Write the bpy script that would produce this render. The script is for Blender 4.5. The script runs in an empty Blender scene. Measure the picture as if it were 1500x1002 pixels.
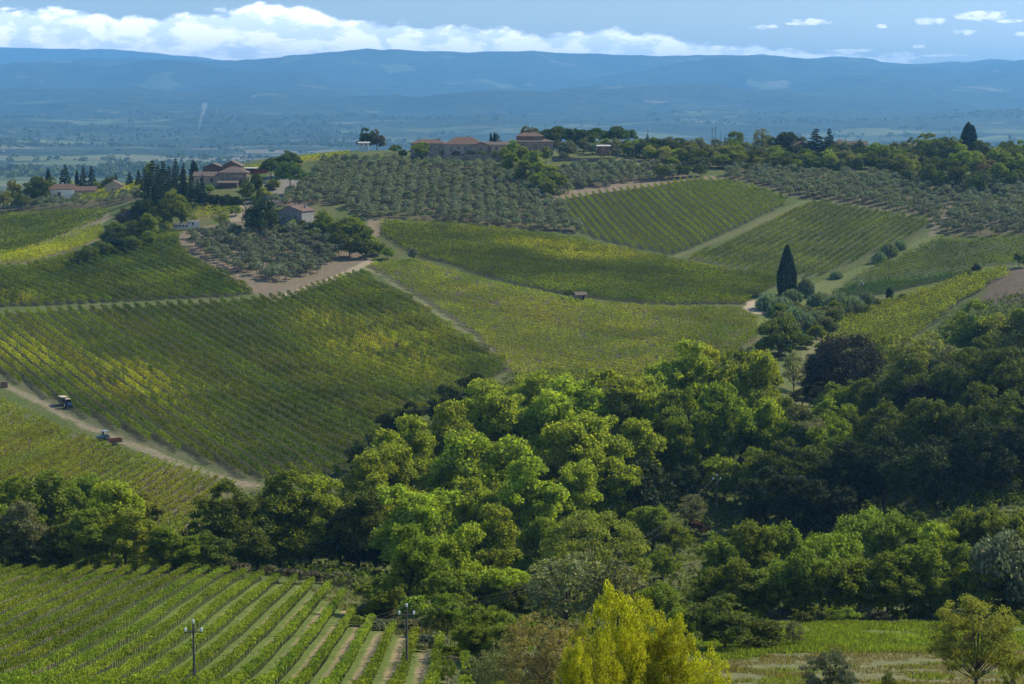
import bpy, math, random
import numpy as np
from mathutils import Vector
R = math.radians
S = bpy.context.scene
COL = S.collection
# ---------------------------------------------------------------- camera
F = 70.0 / 36.0 * 1500.0
TH = math.atan((501 - 170) / F)
cam_d = bpy.data.cameras.new('camera')
cam_d.lens = 70.0; cam_d.sensor_width = 36.0
cam_d.clip_start = 1.0; cam_d.clip_end = 90000.0
cam = bpy.data.objects.new('camera', cam_d); COL.objects.link(cam)
cam.rotation_euler = (math.pi / 2 - TH, 0, 0)
S.camera = cam
# ---------------------------------------------------------------- sun and sky
SUN_EL, SUN_AZ = R(41), R(62)
sun_dir = Vector((math.cos(SUN_EL) * math.sin(SUN_AZ), math.cos(SUN_EL) * math.cos(SUN_AZ), math.sin(SUN_EL)))
sd = bpy.data.lights.new('sun', 'SUN'); sd.energy = 5.0; sd.angle = R(0.5); sd.color = (1.0, 0.91, 0.74)
sun = bpy.data.objects.new('sun', sd); COL.objects.link(sun)
sun.rotation_euler = sun_dir.to_track_quat('Z', 'Y').to_euler()
S.view_settings.view_transform = 'Standard'; S.view_settings.look = 'None'
S.view_settings.gamma = 1.0; S.view_settings.exposure = 0.2
S.view_settings.use_curve_mapping = False
S.cycles.max_bounces = 5; S.cycles.diffuse_bounces = 2; S.cycles.glossy_bounces = 1
S.cycles.transmission_bounces = 3; S.cycles.volume_bounces = 1; S.cycles.transparent_max_bounces = 8
S.cycles.use_denoising = True; S.cycles.caustics_reflective = False; S.cycles.caustics_refractive = False

W = bpy.data.worlds.new('World'); S.world = W; W.use_nodes = True
class NT:
    """small helper that adds nodes and links"""
    def __init__(s, t): s.t = t; s.t.nodes.clear()
    def n(s, ty, ins=None, **kw):
        nd = s.t.nodes.new(ty)
        for k, v in kw.items(): setattr(nd, k, v)
        for k, v in (ins or {}).items():
            i = nd.inputs[k]
            if isinstance(v, bpy.types.NodeSocket): s.t.links.new(v, i)
            else: i.default_value = v
        return nd
    def m(s, op, a, b=0.0, c=0.0):
        return s.n('ShaderNodeMath', {0: a, 1: b, 2: c}, operation=op).outputs[0]
    def mix(s, f, a, b, mode='MIX'):
        nd = s.n('ShaderNodeMix', data_type='RGBA', blend_type=mode)
        for k, v in ((0, f), (6, a), (7, b)):
            if isinstance(v, bpy.types.NodeSocket): s.t.links.new(v, nd.inputs[k])
            else: nd.inputs[k].default_value = v if k == 0 else (tuple(v) + (1,))[:4]
        return nd.outputs[2]
    def ss(s, x, lo, hi, a=0.0, b=1.0):
        return s.n('ShaderNodeMapRange', {0: x, 1: lo, 2: hi, 3: a, 4: b}, interpolation_type='SMOOTHSTEP').outputs[0]
def px_dir(u, v):
    cx, cy = (u - 750) / F, (501 - v) / F
    return np.array([cx, math.cos(TH) + cy * math.sin(TH), -math.sin(TH) + cy * math.cos(TH)])
w = NT(W.node_tree)
sky = w.n('ShaderNodeTexSky', sky_type='NISHITA', sun_disc=False, sun_elevation=SUN_EL, sun_rotation=SUN_AZ,
          altitude=300.0, air_density=1.0, dust_density=0.6, ozone_density=2.0)
skyc = w.n('ShaderNodeHueSaturation', {'Saturation': 1.0, 'Color': sky.outputs[0]}).outputs[0]
gen = w.n('ShaderNodeTexCoord').outputs['Generated']
sep = w.n('ShaderNodeSeparateXYZ', {0: gen})
X, Y_, Z = sep.outputs
az = w.m('ARCTAN2', X, Y_)                    # azimuth from straight ahead
el = w.m('ARCSINE', Z)
# cloud bank behind the mountains: height of its top edge by azimuth
prof = [(-260, 10), (-60, 14), (40, 16), (150, 24), (230, 24), (330, 18), (420, 12), (455, 16), (500, 34), (620, 38), (720, 42), (800, 50), (900, 52),
        (1000, 58), (1080, 66), (1180, 76), (1250, 82), (1340, 92), (1500, 100), (1800, 110)]
cr = w.n('ShaderNodeFloatCurve')
A0, A1 = -0.40, 0.40
E0, E1 = 0.0, 0.08
cv = cr.mapping.curves[0]
pts = []
for u, v in prof:
    d = px_dir(u, v); d /= np.linalg.norm(d)
    pts.append(((math.atan2(d[0], d[1]) - A0) / (A1 - A0), (math.asin(d[2]) - E0) / (E1 - E0)))
while len(cv.points) < len(pts): cv.points.new(0.5, 0.5)
for p, (a, b) in zip(cv.points, pts): p.location = (min(max(a, 0), 1), min(max(b, 0), 1))
cr.mapping.update()
w.t.links.new(w.n('ShaderNodeMapRange', {0: az, 1: A0, 2: A1, 3: 0.0, 4: 1.0}).outputs[0], cr.inputs[1])
top = w.m('MULTIPLY', cr.outputs[0], E1)
cc = w.n('ShaderNodeCombineXYZ', {0: w.m('MULTIPLY', az, 1.0), 1: w.m('MULTIPLY', el, 2.2), 2: 3.7}).outputs[0]
n1 = w.n('ShaderNodeTexNoise', {'Vector': cc, 'Scale': 42.0, 'Detail': 9.0, 'Roughness': 0.6, 'Distortion': 0.25}).outputs[0]
n2 = w.n('ShaderNodeTexNoise', {'Vector': cc, 'Scale': 14.0, 'Detail': 6.0, 'Roughness': 0.55}).outputs[0]
# position inside the bank (0 at its top edge, growing downwards)
inb = w.m('SUBTRACT', top, el)
nz = w.m('ADD', w.m('MULTIPLY', w.m('SUBTRACT', n1, 0.5), 0.016), w.m('MULTIPLY', w.m('SUBTRACT', n2, 0.5), 0.010))
bank = w.ss(w.m('ADD', inb, nz), -0.0012, 0.0016)
# holes of blue inside the bank
cc2 = w.n('ShaderNodeCombineXYZ', {0: az, 1: w.m('MULTIPLY', el, 3.2), 2: 9.1}).outputs[0]
hole = w.n('ShaderNodeTexNoise', {'Vector': cc2, 'Scale': 24.0, 'Detail': 7.0, 'Roughness': 0.62}).outputs[0]
thin = w.m('MULTIPLY', bank, w.ss(hole, 0.24, 0.44, 0.62, 1.0))
lit_off = w.n('ShaderNodeVectorMath', {0: cc, 1: (0.010, 0.016, 0)}, operation='ADD').outputs[0]
n1b = w.n('ShaderNodeTexNoise', {'Vector': lit_off, 'Scale': 42.0, 'Detail': 9.0, 'Roughness': 0.6, 'Distortion': 0.25}).outputs[0]
shade = w.ss(w.m('SUBTRACT', n1, n1b), -0.11, 0.06)
bankcol = w.mix(shade, (2.1, 2.2, 2.35), (3.4, 3.2, 2.9))
# small separate clouds
small = [(1117, 40, 26, 5), (1188, 32, 38, 7), (1160, 34, 14, 3), (1291, 38, 13, 4), (1362, 31, 27, 7), (1437, 23, 46, 9), (1480, 31, 22, 4), (1412, 47, 20, 6),
         (1316, 85, 34, 11), (1240, 78, 20, 6), (1385, 81, 40, 3), (1400, 96, 40, 4), (1495, 50, 14, 4), (1250, 74, 50, 3), (1345, 68, 12, 3)]
acc = None
for u, v, ru, rv in small:
    d = px_dir(u, v); d /= np.linalg.norm(d)
    a0, e0 = math.atan2(d[0], d[1]), math.asin(d[2])
    dx = w.m('DIVIDE', w.m('SUBTRACT', az, a0), ru / F)
    dy = w.m('DIVIDE', w.m('SUBTRACT', el, e0), rv / F)
    r2 = w.m('ADD', w.m('MULTIPLY', dx, dx), w.m('MULTIPLY', dy, dy))
    f = w.ss(r2, 1.4, 0.0)
    acc = f if acc is None else w.m('MAXIMUM', acc, f)
cc3 = w.n('ShaderNodeCombineXYZ', {0: az, 1: w.m('MULTIPLY', el, 2.4), 2: 21.0}).outputs[0]
n3 = w.n('ShaderNodeTexNoise', {'Vector': cc3, 'Scale': 120.0, 'Detail': 9.0, 'Roughness': 0.62}).outputs[0]
sm = w.ss(w.m('ADD', acc, w.m('MULTIPLY', w.m('SUBTRACT', n3, 0.5), 2.9)), 0.42, 1.10, 0.0, 0.92)
skl = w.n('ShaderNodeVectorMath', {0: skyc, 'Scale': 0.100}, operation='SCALE').outputs[0]
skl = w.mix(1.0, skl, w.mix(w.ss(el, 0.085, 0.01), (1, 1, 1), (2.0, 1.8, 1.65)), 'MULTIPLY')
c1 = w.mix(thin, skl, bankcol)
c2 = w.mix(sm, c1, (2.6, 2.4, 2.2))
bg = w.n('ShaderNodeBackground', {0: c2, 1: 1.0})
w.n('ShaderNodeOutputWorld', {0: bg.outputs[0]})

# ---------------------------------------------------------------- numeric helpers
rng = np.random.default_rng(7)
random.seed(7)
def pchip(xk, yk, x):
    """monotone cubic through (xk, yk); yk may be (n,) or (n, m)"""
    xk = np.asarray(xk, float); yk = np.asarray(yk, float)
    one = yk.ndim == 1
    if one: yk = yk[:, None]
    h = np.diff(xk)[:, None]; d = np.diff(yk, axis=0) / h
    m = np.zeros_like(yk); m[0] = d[0]; m[-1] = d[-1]
    if len(xk) > 2:
        w1 = 2 * h[1:] + h[:-1]; w2 = h[1:] + 2 * h[:-1]
        same = d[:-1] * d[1:] > 0
        with np.errstate(divide='ignore', invalid='ignore'):
            hm = (w1 + w2) / (w1 / d[:-1] + w2 / d[1:])
        m[1:-1] = np.where(same, hm, 0)
    x = np.clip(np.asarray(x, float), xk[0], xk[-1])
    i = np.clip(np.searchsorted(xk, x) - 1, 0, len(xk) - 2)
    hh = (xk[i + 1] - xk[i])[:, None]; t = ((x - xk[i])[:, None]) / hh
    y = (yk[i] * (1 + 2 * t) * (1 - t) ** 2 + yk[i + 1] * t * t * (3 - 2 * t) + m[i] * hh * t * (1 - t) ** 2 + m[i + 1] * hh * t * t * (t - 1))
    return y[:, 0] if one else y
def vnoise(x, y, seed=0):
    x = np.asarray(x, float); y = np.asarray(y, float)
    xi = np.floor(x).astype(np.int64); yi = np.floor(y).astype(np.int64)
    fx = x - xi; fy = y - yi
    fx = fx * fx * (3 - 2 * fx); fy = fy * fy * (3 - 2 * fy)
    def h(a, b):
        n = (a * 374761393 + b * 668265263 + seed * 1442695041) & 0x7fffffff
        n = ((n ^ (n >> 13)) * 1274126177) & 0x7fffffff
        return ((n ^ (n >> 16)) & 0xffff) / 65535.0
    return ((h(xi, yi) * (1 - fx) + h(xi + 1, yi) * fx) * (1 - fy) + (h(xi, yi + 1) * (1 - fx) + h(xi + 1, yi + 1) * fx) * fy)
def fbm(x, y, seed=0, octv=4, rough=0.5):
    s = 0; a = 1; t = 0
    for k in range(octv):
        s = s + a * (vnoise(x * 2 ** k + 17.3 * k, y * 2 ** k - 9.1 * k, seed + k) - 0.5); t += a; a *= rough
    return s / t * 2
# ---------------------------------------------------------------- terrain heights (camera at z = 0)
def zv(v, Y):
    return -Y * math.tan(TH + math.atan((v - 501) / F))
NEAR = [(0, -3), (50, -21), (105, -37), (150, -47)]
# per image column: (distance, picture row of the ground there) or (distance, None, height)
T = {
 -250: [(205, 1000), (365, 830), (410, None, -91), (440, 758), (480, 690), (520, 640), (575, 560), (640, 500), (700, 450), (770, 405), (800, 388), (850, 372), (930, 335), (1000, 300), (1060, 288), (1150, None, -52), (1500, None, -100)],
 0: [(205, 1000), (365, 830), (410, None, -91), (440, 760), (480, 695), (520, 640), (575, 568), (640, 503), (700, 455), (770, 405), (805, 385), (850, 375), (930, 338), (1000, 302), (1050, 288), (1150, None, -55), (1500, None, -100)],
 125: [(205, 1000), (365, 830), (410, None, -91), (440, 762), (490, 680), (535, 618), (600, 545), (650, 500), (700, 455), (770, 400), (815, 368), (860, 350), (930, 322), (1000, 290), (1060, 276), (1150, None, -48), (1500, None, -100)],
 250: [(205, 1000), (365, 830), (410, None, -91), (440, 765), (490, 680), (545, 605), (610, 535), (700, 452), (760, 402), (830, 347), (870, 330), (915, 303), (950, 283), (1000, 268), (1080, 262), (1200, None, -60), (1500, None, -100)],
 400: [(205, 1000), (350, 850), (400, None, -91), (450, 745), (505, 655), (585, 562), (645, 502), (715, 437), (765, 400), (830, 350), (870, 322), (925, 290), (980, 262), (1030, 245), (1080, 232), (1130, 230), (1300, None, -60), (1500, None, -100)],
 550: [(205, 1000), (335, 865), (400, None, -91), (500, 650), (545, 600), (630, 520), (720, 440), (790, 385), (850, 330), (930, 280), (1010, 240), (1045, 224), (1090, 220), (1300, None, -60), (1500, None, -100)],
 750: [(205, 1000), (290, 915), (390, None, -91), (500, 648), (600, 542), (665, 482), (730, 422), (785, 380), (840, 340), (900, 300), (965, 260), (1020, 230), (1060, 222), (1100, 220), (1300, None, -60), (1500, None, -100)],
 900: [(205, 1000), (290, 912), (390, None, -91), (500, 640), (590, 548), (640, 500), (705, 440), (770, 390), (835, 350), (920, 288), (975, 252), (1040, 226), (1090, 216), (1300, None, -60), (1500, None, -100)],
 1100: [(205, 1000), (290, 906), (400, None, -91), (500, 640), (620, 502), (690, 450), (730, 422), (780, 384), (840, 334), (900, 290), (950, 264), (1000, 240), (1060, 218), (1110, 212), (1300, None, -50), (1500, None, -100)],
 1200: [(205, 1000), (290, 906), (400, None, -91), (470, 680), (540, 600), (640, 500), (715, 440), (765, 404), (835, 342), (890, 300), (960, 260), (1030, 232), (1090, 216), (1300, None, -50), (1500, None, -100)],
 1350: [(205, 1000), (290, 906), (350, None, -82), (430, 722), (470, 665), (560, 575), (660, 482), (715, 432), (775, 380), (820, 346), (870, 310), (950, 262), (1030, 236), (1090, 222), (1300, None, -50), (1500, None, -100)],
 1500: [(205, 1000), (290, 906), (340, None, -80), (400, 742), (450, 660), (560, 548), (660, 452), (720, 402), (760, 380), (800, 344), (870, 302), (950, 254), (1040, 226), (1100, 214), (1300, None, -50), (1500, None, -100)],
 1750: [(205, 1000), (290, 906), (340, None, -80), (400, 735), (450, 650), (560, 530), (660, 430), (720, 385), (760, 365), (800, 330), (870, 292), (950, 248), (1040, 222), (1100, 210), (1300, None, -50), (1500, None, -100)],
}
HZ = 170.0
def zr(v, Y): return -Y * np.tan(np.arctan((v - 501) / F) + TH)
crest_f = [(-400, 108), (0, 106), (100, 103), (180, 99), (300, 94), (340, 91), (420, 88), (500, 87), (600, 86), (700, 84), (800, 82), (900, 84), (1000, 86),
           (1060, 81), (1110, 80), (1180, 86), (1230, 84), (1300, 96), (1400, 99), (1450, 97), (1500, 97), (1900, 104)]
crest_b = [(-400, 72), (0, 69), (60, 72), (150, 71), (220, 77), (320, 90), (400, 100), (700, 120), (1900, 130)]
YK = np.arange(60, 1501, 2.0)
cols = sorted(T)
tab = []
for u in cols:
    yy = [p[0] for p in NEAR]; zz = [p[1] for p in NEAR]
    for e in T[u]:
        yy.append(e[0]); zz.append(e[2] if len(e) == 3 else zv(e[1], e[0]))
    tab.append(pchip(yy, zz, YK))
tab = np.array(tab)                                   # columns x distances
AC = np.array([(u - 750) / F for u in cols])
AK = np.arange(-0.45, 0.4501, 0.005)
TAB = pchip(AC, tab, AK)                              # fine table in a
# soften a little along both axes
def smooth(M, k):
    P = np.pad(M, ((k, k), (k, k)), mode='edge'); out = 0
    for i in range(2 * k + 1):
        for j in range(2 * k + 1): out = out + P[i:i + M.shape[0], j:j + M.shape[1]]
    return out / (2 * k + 1) ** 2
TAB = smooth(TAB, 2)
cf = np.array(crest_f, float); cb = np.array(crest_b, float)
def zfar(x, Y):
    x = np.asarray(x, float); Y = np.asarray(Y, float)
    Yq = np.where(Y < 1500, Y, 1500 + (Y - 1500) * 0.53); k = Y / Yq
    return zfar0(x / k, Yq) * k
def zfar0(x, Y):
    a = x / Y; u = 750 + a * F
    c1v = np.interp(u, cf[:, 0], cf[:, 1]); c2v = np.interp(u, cb[:, 0], cb[:, 1])
    zc = zr(c1v, 14500.0); zb = zr(c2v, 19500.0)
    left = np.clip((330 - u) / 330, 0, 1)
    yk = [1500, 1900, 2500, 3200, 4200, 6000, 8000, 10000, 12000]
    base = np.interp(Y, yk, [-112, -118, -112, -100, -90, -50, 22, 135, 275])
    base = base + np.interp(Y, [1500, 2200, 2700, 3300, 3900], [0, 6, 16, 8, 0]) * left
    s = np.clip((Y - 12000) / 2500, 0, 1); s = s * s * (3 - 2 * s)
    z1 = base * (1 - s) + zc * s
    fall = np.clip((Y - 14500) / 2000, 0, 1)
    z1 = z1 - fall * 260
    s2 = np.clip((Y - 16500) / 3000, 0, 1); s2 = s2 * s2 * (3 - 2 * s2)
    z1 = z1 * (1 - s2) + zb * s2
    z1 = z1 - np.clip((Y - 19500) / 2500, 0, 1) * 400
    amp = np.interp(Y, [1500, 2200, 4000, 6000, 8000, 10000, 12500, 14300, 14500, 16500, 19000, 19500], [4, 9, 20, 40, 80, 150, 170, 60, 26, 60, 30, 20])
    rid = 1 - np.abs(fbm(x / 2100, Y / 2600, 11, 5, 0.52)) * 2.2
    z1 = z1 + amp * (fbm(x / 900, Y / 1500, 5, 5, 0.5) * 0.7 + (rid - 0.55) * 0.8)
    z1 = z1 + np.interp(Y, [11000, 14500, 19500], [0, 26, 30]) * fbm(x / 420, Y / 900, 15, 4, 0.55)
    return z1
def zf(x, Y, far=True):
    x = np.asarray(x, float); Y = np.asarray(Y, float)
    x, Y = np.broadcast_arrays(x, Y)
    Yc = np.maximum(Y, 60.0)
    a = np.clip(x / Yc, -0.449, 0.449)
    fi = (a + 0.45) / 0.005; fj = np.clip((Yc - 60) / 2.0, 0, len(YK) - 1.001)
    i = np.floor(fi).astype(int); j = np.floor(fj).astype(int); ti = fi - i; tj = fj - j
    z = (TAB[i, j] * (1 - ti) * (1 - tj) + TAB[i + 1, j] * ti * (1 - tj) + TAB[i, j + 1] * (1 - ti) * tj + TAB[i + 1, j + 1] * ti * tj)
    z = z + 0.35 * fbm(x / 22.0, Y / 22.0, 3, 3)
    z = np.where(Y < 60, np.interp(Y, [-300, 0, 60], [-3.5, -3.2, -23.5]), z)
    if far:
        Yf = np.maximum(Y, 1500.0)
        s = np.clip((Y - 1250) / 400, 0, 1); s = s * s * (3 - 2 * s)
        z = z * (1 - s) + np.where(s > 0, zfar(x * Yf / np.maximum(Y, 1), Yf), 0) * s
    return z
def hit(u, v, y0=190.0, y1=1200.0):
    """point of the ground seen at a pixel of the photograph"""
    d = px_dir(u, v); d = d / d[1]
    ys = np.arange(y0, y1, 0.5)
    g = zf(d[0] * ys, ys)
    below = d[2] * ys <= g
    k = int(np.argmax(below)) if below.any() else int(np.argmin(np.abs(d[2] * ys - g)))
    return (d[0] * ys[k], ys[k], float(g[k]))
def project(x, y, z):
    f = y * math.cos(TH) - z * math.sin(TH); up = y * math.sin(TH) + z * math.cos(TH)
    return 750 + F * x / f, 501 - F * up / f
def wpoly(pts, y0=190.0, y1=1200.0): return np.array([hit(u, v, y0, y1)[:2] for u, v in pts])
def inpoly(P, x, y):
    x = np.asarray(x); y = np.asarray(y); c = np.zeros(x.shape, bool); j = len(P) - 1
    for i in range(len(P)):
        xi, yi = P[i]; xj, yj = P[j]
        if yi != yj: c ^= ((yi > y) != (yj > y)) & (x < (xj - xi) * (y - yi) / (yj - yi) + xi)
        j = i
    return c
# ---------------------------------------------------------------- mesh helpers
def mesh_np(name, V, Fq, mats=(), attrs=None, smooth_=False, mi=None):
    """V (n,3); Fq (m,k) faces of one size k"""
    V = np.ascontiguousarray(V, np.float32); Fq = np.ascontiguousarray(Fq, np.int32); k = Fq.shape[1]
    me = bpy.data.meshes.new(name)
    me.vertices.add(len(V)); me.vertices.foreach_set('co', V.ravel())
    me.loops.add(Fq.size); me.loops.foreach_set('vertex_index', Fq.ravel())
    me.polygons.add(len(Fq)); me.polygons.foreach_set('loop_start', np.arange(0, Fq.size, k, dtype=np.int32))
    if smooth_: me.polygons.foreach_set('use_smooth', np.ones(len(Fq), bool))
    if mi is not None: me.polygons.foreach_set('material_index', np.ascontiguousarray(mi, np.int32))
    for n_, arr in (attrs or {}).items():
        at = me.attributes.new(n_, 'FLOAT_COLOR', 'POINT')
        arr = np.concatenate([arr, np.ones((len(arr), 1))], 1) if arr.shape[1] == 3 else arr
        at.data.foreach_set('color', np.ascontiguousarray(arr, np.float32).ravel())
    for m_ in mats: me.materials.append(m_)
    me.update(calc_edges=True)
    if not smooth_: me.shade_flat()
    return me
def link(name, data, parent=None, loc=None, rz=0.0, sc=1.0, **props):
    o = bpy.data.objects.new(name, data); COL.objects.link(o)
    if parent: o.parent = parent
    if loc is not None: o.location = loc
    if rz: o.rotation_euler = (0, 0, rz)
    if sc != 1.0: o.scale = (sc,) * 3 if np.isscalar(sc) else sc
    for k_, v_ in props.items(): o[k_] = v_
    return o
def mat(name): 
    m = bpy.data.materials.new(name); m.use_nodes = True
    return m, NT(m.node_tree)
# ---------------------------------------------------------------- ground
SOIL = (0.25, 0.19, 0.125); DRY = (0.23, 0.19, 0.10); GRASS = (0.095, 0.125, 0.035); GREY = (0.055, 0.056, 0.030); PATH = (0.36, 0.29, 0.20); DARKG = (0.045, 0.06, 0.022)
gb = np.concatenate([np.arange(-0.45, -0.29, 0.01), np.arange(-0.29, 0.2901, 0.0016), np.arange(0.30, 0.4501, 0.01)])
gy = [-250.0]
while gy[-1] < 41500:
    y = gy[-1]
    gy.append(y + (15 if y < 180 else 1.7 if y < 1110 else max(4, 0.0075 * y)))
gy = np.array(gy)
GB, GYY = np.meshgrid(gb, gy)
GX = GB * np.sqrt(GYY ** 2 + 90.0 ** 2 * (GYY < 6000)) ; 
GXr = GB * np.where(GYY < 400, np.sqrt(GYY ** 2 + 150.0 ** 2), np.sqrt(GYY ** 2 + 150.0 ** 2))
GX = GXr
GZ = zf(GX, GYY)
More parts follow.
